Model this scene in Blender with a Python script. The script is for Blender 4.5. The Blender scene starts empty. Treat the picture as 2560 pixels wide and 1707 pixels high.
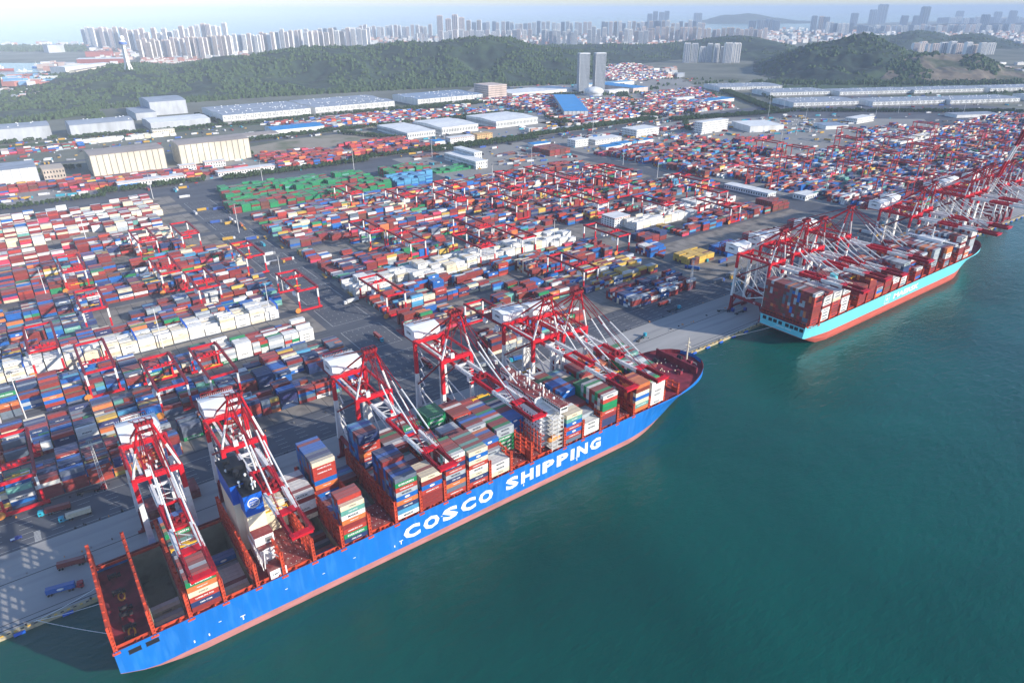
import bpy, math, random
import numpy as np
from mathutils import Vector, Matrix
random.seed(7)
RNG = np.random.default_rng(7)
sc = bpy.context.scene
COL = sc.collection

# ------------------------------------------------------------------ camera
F = 1698.7883
CAM = np.array([12.4597, -310.3556, 252.144])
YAW, PITCH, ROLL = 0.6371, 0.4552, -0.0036
_cy, _sy, _cp, _sp = math.cos(YAW), math.sin(YAW), math.cos(PITCH), math.sin(PITCH)
_f = np.array([_sy*_cp, _cy*_cp, -_sp]); _r = np.array([_cy, -_sy, 0.0]); _u = np.cross(_r, _f)
_c, _s = math.cos(ROLL), math.sin(ROLL)
RIGHT, UP, FWD = _c*_r + _s*_u, -_s*_r + _c*_u, _f
cd = bpy.data.cameras.new('camera'); cam = bpy.data.objects.new('camera', cd); COL.objects.link(cam)
cam.matrix_world = Matrix(((RIGHT[0], UP[0], -FWD[0], CAM[0]), (RIGHT[1], UP[1], -FWD[1], CAM[1]),
                           (RIGHT[2], UP[2], -FWD[2], CAM[2]), (0, 0, 0, 1)))
cd.sensor_width = 36.0; cd.lens = F/2560*36.0; cd.clip_start = 1.0; cd.clip_end = 120000.0
sc.camera = cam
sc.view_settings.view_transform = 'Standard'; sc.view_settings.look = 'None'
sc.view_settings.exposure = 0.58; sc.view_settings.gamma = 1.0; sc.view_settings.use_curve_mapping = False
sc.cycles.volume_step_rate = 4.0; sc.cycles.volume_max_steps = 64
sc.cycles.max_bounces = 5; sc.cycles.volume_bounces = 1; sc.cycles.diffuse_bounces = 3; sc.cycles.glossy_bounces = 2
sc.cycles.transparent_max_bounces = 8; sc.cycles.use_denoising = True

# ------------------------------------------------------------------ light
SUN_EL = math.radians(21.0)
SUN_H = np.array([0.55, -0.835]); SUN_H /= np.hypot(*SUN_H)
sun_dir = Vector((SUN_H[0]*math.cos(SUN_EL), SUN_H[1]*math.cos(SUN_EL), math.sin(SUN_EL)))
sd = bpy.data.lights.new('sun', 'SUN'); so = bpy.data.objects.new('sun', sd); COL.objects.link(so)
sd.energy = 4.4; sd.angle = math.radians(0.6); sd.color = (1.0, 0.92, 0.80)
so.rotation_euler = sun_dir.to_track_quat('Z', 'Y').to_euler()
W = bpy.data.worlds.new('World'); sc.world = W; W.use_nodes = True
nt = W.node_tree; bg = nt.nodes['Background']; sky = nt.nodes.new('ShaderNodeTexSky')
sky.sky_type = 'NISHITA'; sky.sun_disc = False; sky.sun_elevation = SUN_EL
sky.sun_rotation = math.atan2(SUN_H[0], SUN_H[1])
sky.altitude = 0; sky.air_density = 1.0; sky.dust_density = 0.4; sky.ozone_density = 3.0
skm = nt.nodes.new('ShaderNodeMix'); skm.data_type = 'RGBA'; skm.blend_type = 'MULTIPLY'; skm.inputs[0].default_value = 1.0
skm.inputs[7].default_value = (0.95, 0.98, 1.08, 1); nt.links.new(sky.outputs[0], skm.inputs[6]); nt.links.new(skm.outputs[2], bg.inputs[0]); bg.inputs[1].default_value = 0.15

def at(px, py, z=0.0):
    """world point on the level z seen at photo pixel px, py"""
    d = RIGHT*((px-1280)/F) - UP*((py-853.5)/F) + FWD
    t = (z-CAM[2])/d[2]
    return CAM + t*d
def at_dist(px, py, dist):
    """world point at horizontal distance dist seen at a photo pixel"""
    d = RIGHT*((px-1280)/F) - UP*((py-853.5)/F) + FWD
    return CAM + d*(dist/np.hypot(d[0], d[1]))

# ------------------------------------------------------------------ helpers
def tag(o, label=None, cat=None, group=None, kind=None):
    if label: o['label'] = label
    if cat: o['category'] = cat
    if group: o['group'] = group
    if kind: o['kind'] = kind
    return o
def empty(name, loc=(0, 0, 0), rz=0.0):
    o = bpy.data.objects.new(name, None); o.location = loc; o.rotation_euler = (0, 0, rz); COL.objects.link(o); return o
def copy_tree(src, parent=None):
    c = src.copy(); COL.objects.link(c)
    if parent is not None:
        c.parent = parent; c.matrix_parent_inverse = src.matrix_parent_inverse
    for ch in src.children: copy_tree(ch, c)
    return c
BOXF = [(0, 1, 2, 3), (4, 7, 6, 5), (0, 4, 5, 1), (1, 5, 6, 2), (2, 6, 7, 3), (3, 7, 4, 0)]
class MB:
    def __init__(s): s.v = []; s.f = []; s.m = []
    def bx(s, x0, x1, y0, y1, z0, z1, m=0):
        n = len(s.v)
        s.v += [(x0, y0, z0), (x0, y1, z0), (x1, y1, z0), (x1, y0, z0), (x0, y0, z1), (x0, y1, z1), (x1, y1, z1), (x1, y0, z1)]
        s.f += [tuple(n+i for i in f) for f in BOXF]; s.m += [m]*6; return s
    def hexa(s, p, m=0):
        n = len(s.v); s.v += [tuple(q) for q in p]
        s.f += [tuple(n+i for i in f) for f in BOXF]; s.m += [m]*6; return s
    def beam(s, p, q, w=0.5, h=None, m=0, w2=None, h2=None):
        h = w if h is None else h; w2 = w if w2 is None else w2; h2 = h if h2 is None else h2
        p = Vector(p); q = Vector(q); d = (q-p).normalized()
        up = Vector((0, 0, 1)) if abs(d.z) < 0.9 else Vector((0, 1, 0))
        a = d.cross(up).normalized(); b = a.cross(d).normalized()
        L = [p - a*w/2 - b*h/2, p - a*w/2 + b*h/2, p + a*w/2 + b*h/2, p + a*w/2 - b*h/2]
        M = [q - a*w2/2 - b*h2/2, q - a*w2/2 + b*h2/2, q + a*w2/2 + b*h2/2, q + a*w2/2 - b*h2/2]
        n = len(s.v); s.v += [tuple(t) for t in L+M]
        s.f += [(n, n+1, n+2, n+3), (n+4, n+7, n+6, n+5), (n, n+4, n+5, n+1), (n+1, n+5, n+6, n+2), (n+2, n+6, n+7, n+3), (n+3, n+7, n+4, n)]
        s.m += [m]*6; return s
    def tube(s, p, q, r, r2=None, k=8, m=0, caps=True):
        r2 = r if r2 is None else r2
        p = Vector(p); q = Vector(q); d = (q-p).normalized()
        up = Vector((0, 0, 1)) if abs(d.z) < 0.9 else Vector((0, 1, 0))
        a = d.cross(up).normalized(); b = a.cross(d).normalized(); n = len(s.v)
        for c, rr in ((p, r), (q, r2)):
            for i in range(k):
                t = 2*math.pi*i/k; s.v.append(tuple(c + a*math.cos(t)*rr + b*math.sin(t)*rr))
        for i in range(k): s.f.append((n+i, n+(i+1) % k, n+k+(i+1) % k, n+k+i)); s.m.append(m)
        if caps:
            s.f.append(tuple(n+i for i in range(k))[::-1]); s.f.append(tuple(n+k+i for i in range(k))); s.m += [m, m]
        return s
    def quad(s, a, b, c, d, m=0):
        n = len(s.v); s.v += [tuple(a), tuple(b), tuple(c), tuple(d)]; s.f.append((n, n+1, n+2, n+3)); s.m.append(m); return s
    def ball(s, c, r, k=10, j=6, m=0, sz=1.0):
        n = len(s.v)
        for a in range(j+1):
            th = math.pi*a/j
            for b in range(k):
                ph = 2*math.pi*b/k
                s.v.append((c[0]+r*math.sin(th)*math.cos(ph), c[1]+r*math.sin(th)*math.sin(ph), c[2]+r*sz*math.cos(th)))
        for a in range(j):
            for b in range(k): s.f.append((n+a*k+b, n+(a+1)*k+b, n+(a+1)*k+(b+1) % k, n+a*k+(b+1) % k)); s.m.append(m)
        return s
    def build(s, name, mats, parent=None, loc=None, smooth=False):
        me = bpy.data.meshes.new(name); me.from_pydata(s.v, [], s.f)
        if not isinstance(mats, (list, tuple)): mats = [mats]
        for m in mats: me.materials.append(m)
        me.polygons.foreach_set('material_index', s.m)
        if smooth: me.polygons.foreach_set('use_smooth', [True]*len(s.f))
        me.update(); o = bpy.data.objects.new(name, me); COL.objects.link(o)
        if parent is not None: o.parent = parent
        if loc is not None: o.location = loc
        return o
def sheet(name, pts, z, m, parent=None):
    """flat polygon sheet from world xy points"""
    me = bpy.data.meshes.new(name); me.from_pydata([(p[0], p[1], z) for p in pts], [], [tuple(range(len(pts)))])
    me.materials.append(m); me.update()
    if me.polygons[0].normal.z < 0: me.flip_normals()
    o = bpy.data.objects.new(name, me); COL.objects.link(o)
    if parent is not None: o.parent = parent
    return o
def rect(x0, x1, y0, y1): return [(x0, y0), (x1, y0), (x1, y1), (x0, y1)]
def mass_boxes(name, C, S, K, mat, R=None, parent=None, shade=None):
    """many boxes as one mesh: centres C, sizes S, colours K (face attribute 'tint')"""
    C = np.asarray(C, float); S = np.asarray(S, float); K = np.asarray(K, float); n = len(C)
    sg = np.array([(-1, -1, -1), (-1, 1, -1), (1, 1, -1), (1, -1, -1), (-1, -1, 1), (-1, 1, 1), (1, 1, 1), (1, -1, 1)])*0.5
    V = sg[None]*S[:, None, :]
    if R is not None:
        R = np.asarray(R); c, s_ = np.cos(R)[:, None], np.sin(R)[:, None]
        V = np.stack([V[..., 0]*c - V[..., 1]*s_, V[..., 0]*s_ + V[..., 1]*c, V[..., 2]], -1)
    V = (V + C[:, None, :]).reshape(-1, 3)
    Fq = (np.array(BOXF)[None] + (np.arange(n)*8)[:, None, None]).reshape(-1)
    me = bpy.data.meshes.new(name); me.vertices.add(n*8); me.vertices.foreach_set('co', V.ravel())
    me.loops.add(n*24); me.loops.foreach_set('vertex_index', Fq.astype(np.int32))
    me.polygons.add(n*6); me.polygons.foreach_set('loop_start', np.arange(n*6, dtype=np.int32)*4)
    me.polygons.foreach_set('use_smooth', np.zeros(n*6, dtype=bool))
    at_ = me.attributes.new('tint', 'FLOAT_COLOR', 'FACE')
    kk = np.concatenate([np.repeat(K, 6, 0), np.ones((n*6, 1))], 1)
    at_.data.foreach_set('color', kk.ravel().astype(np.float32))
    me.materials.append(mat); me.update(calc_edges=True); me.validate()
    o = bpy.data.objects.new(name, me); COL.objects.link(o)
    if parent is not None: o.parent = parent
    return o

# ------------------------------------------------------------------ materials
def mat(name, rgb, rough=0.6, metal=0.0, var=0.12, scale=0.15, spec=0.3, dark=None, dscale=1.0, dmix=0.0, bump=0.0, bscale=1.0, stretch=None, attr=False, dust=0.0, scar=None):
    m = bpy.data.materials.new(name); m.use_nodes = True; n = m.node_tree; b = n.nodes['Principled BSDF']
    b.inputs['Roughness'].default_value = rough; b.inputs['Metallic'].default_value = metal; b.inputs['Specular IOR Level'].default_value = spec
    tc = n.nodes.new('ShaderNodeTexCoord'); mp = n.nodes.new('ShaderNodeMapping'); n.links.new(tc.outputs['Object'], mp.inputs[0])
    if stretch: mp.inputs['Scale'].default_value = stretch
    nz = n.nodes.new('ShaderNodeTexNoise'); nz.inputs['Scale'].default_value = scale; nz.inputs['Detail'].default_value = 6
    nz.inputs['Roughness'].default_value = 0.6; n.links.new(mp.outputs[0], nz.inputs['Vector'])
    mr = n.nodes.new('ShaderNodeMapRange'); mr.inputs[1].default_value = 0.3; mr.inputs[2].default_value = 0.7
    mr.inputs[3].default_value = 1-var; mr.inputs[4].default_value = 1+var; n.links.new(nz.outputs[0], mr.inputs[0])
    mx = n.nodes.new('ShaderNodeMix'); mx.data_type = 'RGBA'; mx.blend_type = 'MULTIPLY'; mx.inputs[0].default_value = 1.0
    if attr:
        a = n.nodes.new('ShaderNodeAttribute'); a.attribute_name = 'tint'; n.links.new(a.outputs['Color'], mx.inputs[6])
    else: mx.inputs[6].default_value = (*rgb, 1)
    n.links.new(mr.outputs[0], mx.inputs[7]); out = mx.outputs[2]
    if dark is not None:
        n2 = n.nodes.new('ShaderNodeTexNoise'); n2.inputs['Scale'].default_value = dscale; n2.inputs['Detail'].default_value = 5
        n.links.new(mp.outputs[0], n2.inputs['Vector'])
        r2 = n.nodes.new('ShaderNodeMapRange'); r2.inputs[1].default_value = 0.5; r2.inputs[2].default_value = 0.66
        r2.inputs[3].default_value = 0; r2.inputs[4].default_value = dmix; n.links.new(n2.outputs[0], r2.inputs[0])
        m2 = n.nodes.new('ShaderNodeMix'); m2.data_type = 'RGBA'; n.links.new(r2.outputs[0], m2.inputs[0]); n.links.new(out, m2.inputs[6])
        m2.inputs[7].default_value = (*dark, 1); out = m2.outputs[2]
    if scar is not None:       # bare earth where the cover is broken
        n4 = n.nodes.new('ShaderNodeTexNoise'); n4.inputs['Scale'].default_value = 0.0045; n4.inputs['Detail'].default_value = 7; n4.inputs['Roughness'].default_value = 0.7; n.links.new(mp.outputs[0], n4.inputs['Vector'])
        r4 = n.nodes.new('ShaderNodeMapRange'); r4.inputs[1].default_value = 0.66; r4.inputs[2].default_value = 0.70; r4.inputs[3].default_value = 0; r4.inputs[4].default_value = 0.85; n.links.new(n4.outputs[0], r4.inputs[0])
        m4 = n.nodes.new('ShaderNodeMix'); m4.data_type = 'RGBA'; n.links.new(r4.outputs[0], m4.inputs[0]); n.links.new(out, m4.inputs[6]); m4.inputs[7].default_value = (*scar, 1); out = m4.outputs[2]
    if dust > 0:
        g = n.nodes.new('ShaderNodeNewGeometry'); sx = n.nodes.new('ShaderNodeSeparateXYZ'); n.links.new(g.outputs['True Normal'], sx.inputs[0])
        r3 = n.nodes.new('ShaderNodeMapRange'); r3.inputs[1].default_value = 0.8; r3.inputs[2].default_value = 1.0; r3.inputs[3].default_value = 0; r3.inputs[4].default_value = dust
        n.links.new(sx.outputs[2], r3.inputs[0]); m3 = n.nodes.new('ShaderNodeMix'); m3.data_type = 'RGBA'
        n.links.new(r3.outputs[0], m3.inputs[0]); n.links.new(out, m3.inputs[6]); m3.inputs[7].default_value = (0.33, 0.29, 0.28, 1); out = m3.outputs[2]
    n.links.new(out, b.inputs['Base Color'])
    if bump > 0:
        bn = n.nodes.new('ShaderNodeTexNoise'); bn.inputs['Scale'].default_value = bscale; bn.inputs['Detail'].default_value = 6
        n.links.new(mp.outputs[0], bn.inputs['Vector']); bp = n.nodes.new('ShaderNodeBump'); bp.inputs['Strength'].default_value = 1.0
        bp.inputs['Distance'].default_value = bump; n.links.new(bn.outputs[0], bp.inputs['Height']); n.links.new(bp.outputs[0], b.inputs['Normal'])
    return m
CRED = (0.60, 0.008, 0.022)
M = dict(
 red=mat('crane_red', CRED, 0.45, var=0.15, scale=0.2, dark=(0.25, 0.01, 0.015), dscale=0.35, dmix=0.5),
 darkred=mat('weathered_red', (0.27, 0.010, 0.018), 0.5, var=0.2, scale=0.3, dark=(0.12, 0.01, 0.012), dscale=0.5, dmix=0.6),
 farred=mat('gantry_red', (0.40, 0.03, 0.03), 0.5, var=0.15),
 white=mat('crane_white', (0.78, 0.77, 0.74), 0.45, var=0.08, scale=0.3, dark=(0.45, 0.40, 0.33), dscale=0.5, dmix=0.35),
 yellow=mat('spreader_yellow', (0.75, 0.42, 0.03), 0.5),
 cable=mat('cable_grey', (0.10, 0.09, 0.09), 0.6), dark=mat('machinery_dark', (0.03, 0.03, 0.035), 0.6),
 glass=mat('dark_glass', (0.02, 0.03, 0.04), 0.15, spec=0.6, var=0.0), orange=mat('reel_orange', (0.65, 0.25, 0.05), 0.55),
 rubber=mat('tyre_black', (0.02, 0.02, 0.02), 0.9),
 hullblue=mat('hull_blue', (0.004, 0.150, 0.52), 0.42, var=0.12, scale=0.12, stretch=(1, 1, 0.15), dark=(0.05, 0.24, 0.60), dscale=0.35, dmix=0.35),
 pink=mat('antifouling_pink', (0.44, 0.185, 0.175), 0.7, var=0.15, scale=0.08, stretch=(1, 1, 6), dark=(0.28, 0.12, 0.11), dscale=0.05, dmix=0.6),
 hullteal=mat('hull_pale_blue', (0.16, 0.62, 0.70), 0.4, var=0.06, scale=0.05, dark=(0.12, 0.40, 0.45), dscale=0.12, dmix=0.3),
 bootred=mat('antifouling_red', (0.50, 0.10, 0.07), 0.7, var=0.15, scale=0.08, stretch=(1, 1, 6)),
 deckred=mat('deck_red', (0.24, 0.045, 0.045), 0.7, var=0.3, scale=0.25, dark=(0.40, 0.22, 0.18), dscale=0.3, dmix=0.5),
 deckmar=mat('deck_maroon', (0.22, 0.028, 0.045), 0.65, var=0.3, scale=0.2, dark=(0.06, 0.01, 0.02), dscale=0.12, dmix=0.7),
 lash=mat('lashing_orange_red', (0.55, 0.07, 0.03), 0.55, var=0.2, scale=0.4, dark=(0.25, 0.03, 0.02), dscale=0.6, dmix=0.6),
 olive=mat('hold_wall', (0.34, 0.35, 0.24), 0.75, var=0.2, scale=0.1, dark=(0.08, 0.08, 0.06), dscale=0.1, dmix=0.6),
 cream=mat('casing_cream', (0.78, 0.70, 0.52), 0.5, var=0.06), stackblue=mat('funnel_blue', (0.005, 0.10, 0.50), 0.45),
 black=mat('funnel_black', (0.012, 0.014, 0.02), 0.5), ink=mat('ink_dark', (0.03, 0.04, 0.07), 0.6, var=0.0),
 paint=mat('paint_white', (0.80, 0.80, 0.78), 0.5, var=0.03), louvre=mat('louvre_grey', (0.20, 0.20, 0.20), 0.6),
 concrete=mat('apron_concrete', (0.36, 0.35, 0.335), 0.85, var=0.16, scale=0.06, stretch=(0.08, 1, 1), dark=(0.22, 0.22, 0.22), dscale=0.12, dmix=0.6),
 asphalt=mat('yard_asphalt', (0.095, 0.103, 0.122), 0.85, var=0.25, scale=0.03, stretch=(0.3, 1, 1), dark=(0.13, 0.13, 0.135), dscale=0.03, dmix=0.6),
 yard=mat('yard_paving', (0.25, 0.225, 0.195), 0.9, var=0.2, scale=0.08, dark=(0.09, 0.088, 0.085), dscale=0.05, dmix=0.8),
 lot=mat('open_concrete', (0.28, 0.27, 0.25), 0.9, var=0.12, scale=0.02, dark=(0.2, 0.19, 0.18), dscale=0.01, dmix=0.6),
 curb=mat('quay_edge', (0.45, 0.38, 0.24), 0.9, var=0.25, scale=0.3, dark=(0.15, 0.13, 0.1), dscale=0.3, dmix=0.8),
 line=mat('road_paint', (0.62, 0.62, 0.58), 0.7, var=0.1), tan=mat('pad_tan', (0.26, 0.22, 0.17), 0.9, var=0.2, scale=0.2),
 land=mat('land_cover', (0.155, 0.16, 0.125), 0.95, var=0.35, scale=0.004, dark=(0.07, 0.085, 0.05), dscale=0.003, dmix=0.9),
 field=mat('bare_field', (0.30, 0.26, 0.20), 0.95, var=0.15, scale=0.02, dark=(0.12, 0.14, 0.07), dscale=0.015, dmix=0.9),
 grass=mat('verge_grass', (0.05, 0.085, 0.035), 0.95, var=0.4, scale=0.03),
 hill=mat('wooded_hill', (0.018, 0.036, 0.024), 0.95, var=0.6, scale=0.035, dark=(0.040, 0.070, 0.032), dscale=0.006, dmix=0.9, scar=(0.30, 0.24, 0.17)),
 quarry=mat('quarried_hill', (0.17, 0.14, 0.105), 0.95, var=0.35, scale=0.012, stretch=(1, 1, 6), dark=(0.05, 0.07, 0.035), dscale=0.006, dmix=0.95),
 soil=mat('bare_soil', (0.38, 0.31, 0.24), 0.95, var=0.2, scale=0.02),
 leaf=mat('tree_foliage', (0.042, 0.075, 0.024), 0.9, var=0.5, scale=0.2), bark=mat('tree_bark', (0.08, 0.06, 0.045), 0.9),
 tint=mat('painted_steel', (1, 1, 1), 0.5, var=0.14, scale=0.35, attr=True, dust=0.20),
 tintflat=mat('building_finish', (1, 1, 1), 0.8, var=0.10, scale=0.05, attr=True),
)

# water
def water_mat():
    m = bpy.data.materials.new('sea_water'); m.use_nodes = True; n = m.node_tree; b = n.nodes['Principled BSDF']
    b.inputs['Roughness'].default_value = 0.15; b.inputs['IOR'].default_value = 1.33; b.inputs['Specular IOR Level'].default_value = 0.5
    tc = n.nodes.new('ShaderNodeTexCoord')
    n1 = n.nodes.new('ShaderNodeTexNoise'); n1.inputs['Scale'].default_value = 0.006; n1.inputs['Detail'].default_value = 5; n1.inputs['Distortion'].default_value = 0.8
    n.links.new(tc.outputs['Object'], n1.inputs['Vector'])
    cr = n.nodes.new('ShaderNodeValToRGB'); cr.color_ramp.elements[0].position = 0.25; cr.color_ramp.elements[0].color = (0.0008, 0.046, 0.037, 1)
    cr.color_ramp.elements[1].position = 0.72; cr.color_ramp.elements[1].color = (0.0015, 0.088, 0.068, 1)
    n.links.new(n1.outputs[0], cr.inputs[0]); n.links.new(cr.outputs[0], b.inputs['Base Color'])
    prev = None
    for scl, dist, st in ((0.05, 0.7, (1, 1.8, 1)), (0.16, 0.40, (1, 2.2, 1)), (0.6, 0.13, (1, 1.8, 1))):
        mp = n.nodes.new('ShaderNodeMapping'); mp.inputs['Scale'].default_value = st; mp.inputs['Rotation'].default_value = (0, 0, 0.5)
        n.links.new(tc.outputs['Object'], mp.inputs[0])
        t = n.nodes.new('ShaderNodeTexNoise'); t.inputs['Scale'].default_value = scl; t.inputs['Detail'].default_value = 3; n.links.new(mp.outputs[0], t.inputs['Vector'])
        bp = n.nodes.new('ShaderNodeBump'); bp.inputs['Strength'].default_value = 1.0; bp.inputs['Distance'].default_value = dist
        n.links.new(t.outputs[0], bp.inputs['Height'])
        if prev: n.links.new(prev.outputs[0], bp.inputs['Normal'])
        prev = bp
    n.links.new(prev.outputs[0], b.inputs['Normal'])
    return m
M['water'] = water_mat()
WZ = -1.6

# ------------------------------------------------------------------ setting
o = sheet('sea', rect(-45000, 70000, -30000, 90000), WZ, M['water']); tag(o, 'green-blue sea water around the port', kind='structure')
o['label'] = 'deep green harbour water with fine ripples'
coast = [(-900, 126), (-200, 120), (0, 118), (210, 112), (350, 106), (700, 99), (1100, 93), (1500, 87), (1800, 82), (1920, 78), (1990, 72), (2060, 62), (2300, 55), (2560, 50), (3300, 42)]
cp = [tuple(at(px, py)[:2]) for px, py in coast]
land = [(-2500, 0), (14000, 0), (24000, 6000)] + cp[::-1] + [(-2500, 7000)]
me = bpy.data.meshes.new('ground'); N = len(land)
me.from_pydata([(x, y, 0) for x, y in land] + [(x, y, -6) for x, y in land], [], [tuple(range(N))] + [(i, i+N, (i+1) % N+N, (i+1) % N) for i in range(N)])
me.materials.append(M['land']); me.update(); o = bpy.data.objects.new('ground', me); COL.objects.link(o); tag(o, 'flat reclaimed ground of the port and city', kind='structure')
def S(name, pts, z, m, label): return tag(sheet(name, pts, z, m), label, kind='structure')
S('yard_pavement', rect(-700, 2300, 60.4, 900), 0.004, M['asphalt'], 'dark asphalt roads of the container yard')
S('quay_apron', rect(-700, 2300, 1.2, 60.2), 0.008, M['concrete'], 'pale concrete quay apron along the ships')
b = MB()
b.bx(-700, 2300, -1.2, 1.2, -6, 0.25)
qe = b.build('quay_edge', M['curb']); tag(qe, 'worn yellowish concrete coping of the quay edge', kind='structure')
b = MB()
for y in (3.0, 36.0): b.bx(-700, 2300, y-0.28, y+0.28, 0.0, 0.03)
b.bx(-700, 2300, 6.2, 6.6, 0.0, 0.02)
tag(b.build('crane_rails', M['dark']), 'dark steel crane rails set in the apron', kind='structure')
b = MB()      # painted lines of the truck lanes behind the apron
for y in (62.5, 67.5, 72.5, 77.5, 82.5, 87.5):
    x = -200
    while x < 1100:
        b.quad((x, y-.09, .012), (x+(6 if y not in (62.5, 87.5) else 40), y-.09, .012), (x+(6 if y not in (62.5, 87.5) else 40), y+.09, .012), (x, y+.09, .012)); x += 14 if y not in (62.5, 87.5) else 41
for x0 in (36, 22.5, -26, 345, 560):
    for j in range(9): b.quad((x0, 62+j*1.1, .013), (x0+3, 62+j*1.1, .013), (x0+3, 62.5+j*1.1, .013), (x0, 62.5+j*1.1, .013))
for k in range(13):     # parking bays in the cross road
    y0 = 101+61*k
    if y0 > 760: break
    for (a0, a1, c0, c1) in ((210, 246, y0, y0+.25), (210, 246, y0+44, y0+44.25), (210, 210.3, y0, y0+44), (246, 246.3, y0, y0+44)):
        b.quad((a0, c0, .012), (a1, c0, .012), (a1, c1, .012), (a0, c1, .012))
    for a in range(6):
        for c in range(5): b.quad((214+a*5.5, y0+4+c*9, .013), (214.2+a*5.5, y0+4+c*9, .013), (214.2+a*5.5, y0+6+c*9, .013), (214+a*5.5, y0+6+c*9, .013))
tag(b.build('road_markings', M['line']), 'white painted lane and parking lines on the asphalt', kind='structure')

# storage pads: one paved strip for each gantry bay
LANES = [96+61*k for k in range(9)]
def pads(name, x0, x1, ys, label):
    b = MB()
    for y in ys:
        b.quad((x0, y+2, .016), (x1, y+2, .016), (x1, y+49, .016), (x0, y+49, .016), 0)
        for yy in (y+0.5, y+56): b.quad((x0, yy-.35, .02), (x1, yy-.35, .02), (x1, yy+.35, .02), (x0, yy+.35, .02), 1)
        xx = x0+6.4
        while xx < x1:
            b.quad((xx, y+2, .020), (xx+.35, y+2, .020), (xx+.35, y+49, .020), (xx, y+49, .020), 1); xx += 12.9
    tag(b.build(name, [M['yard'], M['dark']]), label, kind='structure')
pads('storage_pavement', -150, 203, LANES[:11]+[645, 706, 767], 'tan paved storage pads with dark slot lines west of the cross road')
pads('storage_pavement', 252, 880, LANES, 'tan paved storage pads with dark slot lines east of the cross road')
S('concrete_lot', rect(600, 905, 645, 860), 0.014, M['lot'], 'open pale concrete lot before the white office')
S('concrete_lot', [(925, 420), (1620, 320), (1900, 500), (1500, 850), (925, 850)], 0.024, M['lot'], 'wide pale concrete lot among the eastern stacks')
S('concrete_lot', [(940, 100), (2200, 100), (2200, 420), (940, 420)], 0.014, M['lot'], 'pale concrete floor of the eastern terminal')
S('road', rect(-700, 2000, 872, 888), 0.03, M['asphalt'], 'asphalt road between tree rows behind the yard')
S('road', rect(-300, 1400, 1195, 1215), 0.03, M['asphalt'], 'asphalt road in front of the grey warehouses')
S('field', [(400, 1060), (560, 1050), (700, 1060), (705, 1190), (520, 1185), (430, 1150)], 0.05, M['field'], 'bare tan field with green patches')
S('depot_lot', rect(-200, 1150, 892, 1050), 0.02, M['lot'], 'paved depot ground behind the tree row')
S('depot_lot', [(1100, 900), (1700, 900), (2350, 1700), (1500, 1900), (1100, 1500)], 0.02, M['lot'], 'paved depot ground of the inland container yards')
S('verge', rect(-300, 1200, 1440, 1480), 0.03, M['grass'], 'green verge before the grey warehouses')
S('harbour_water', [tuple(at(px, py)[:2]) for px, py in ((-300, 215), (35, 203), (100, 188), (115, 168), (105, 158), (-300, 160))], 0.3, M['water'], 'small harbour basin at the left edge')
S('far_bay', [tuple(at(px, py)[:2]) for px, py in ((1915, 82), (2040, 78), (2030, 58), (1925, 55))], 0.3, M['water'], 'pale bay water before the far island')

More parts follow.
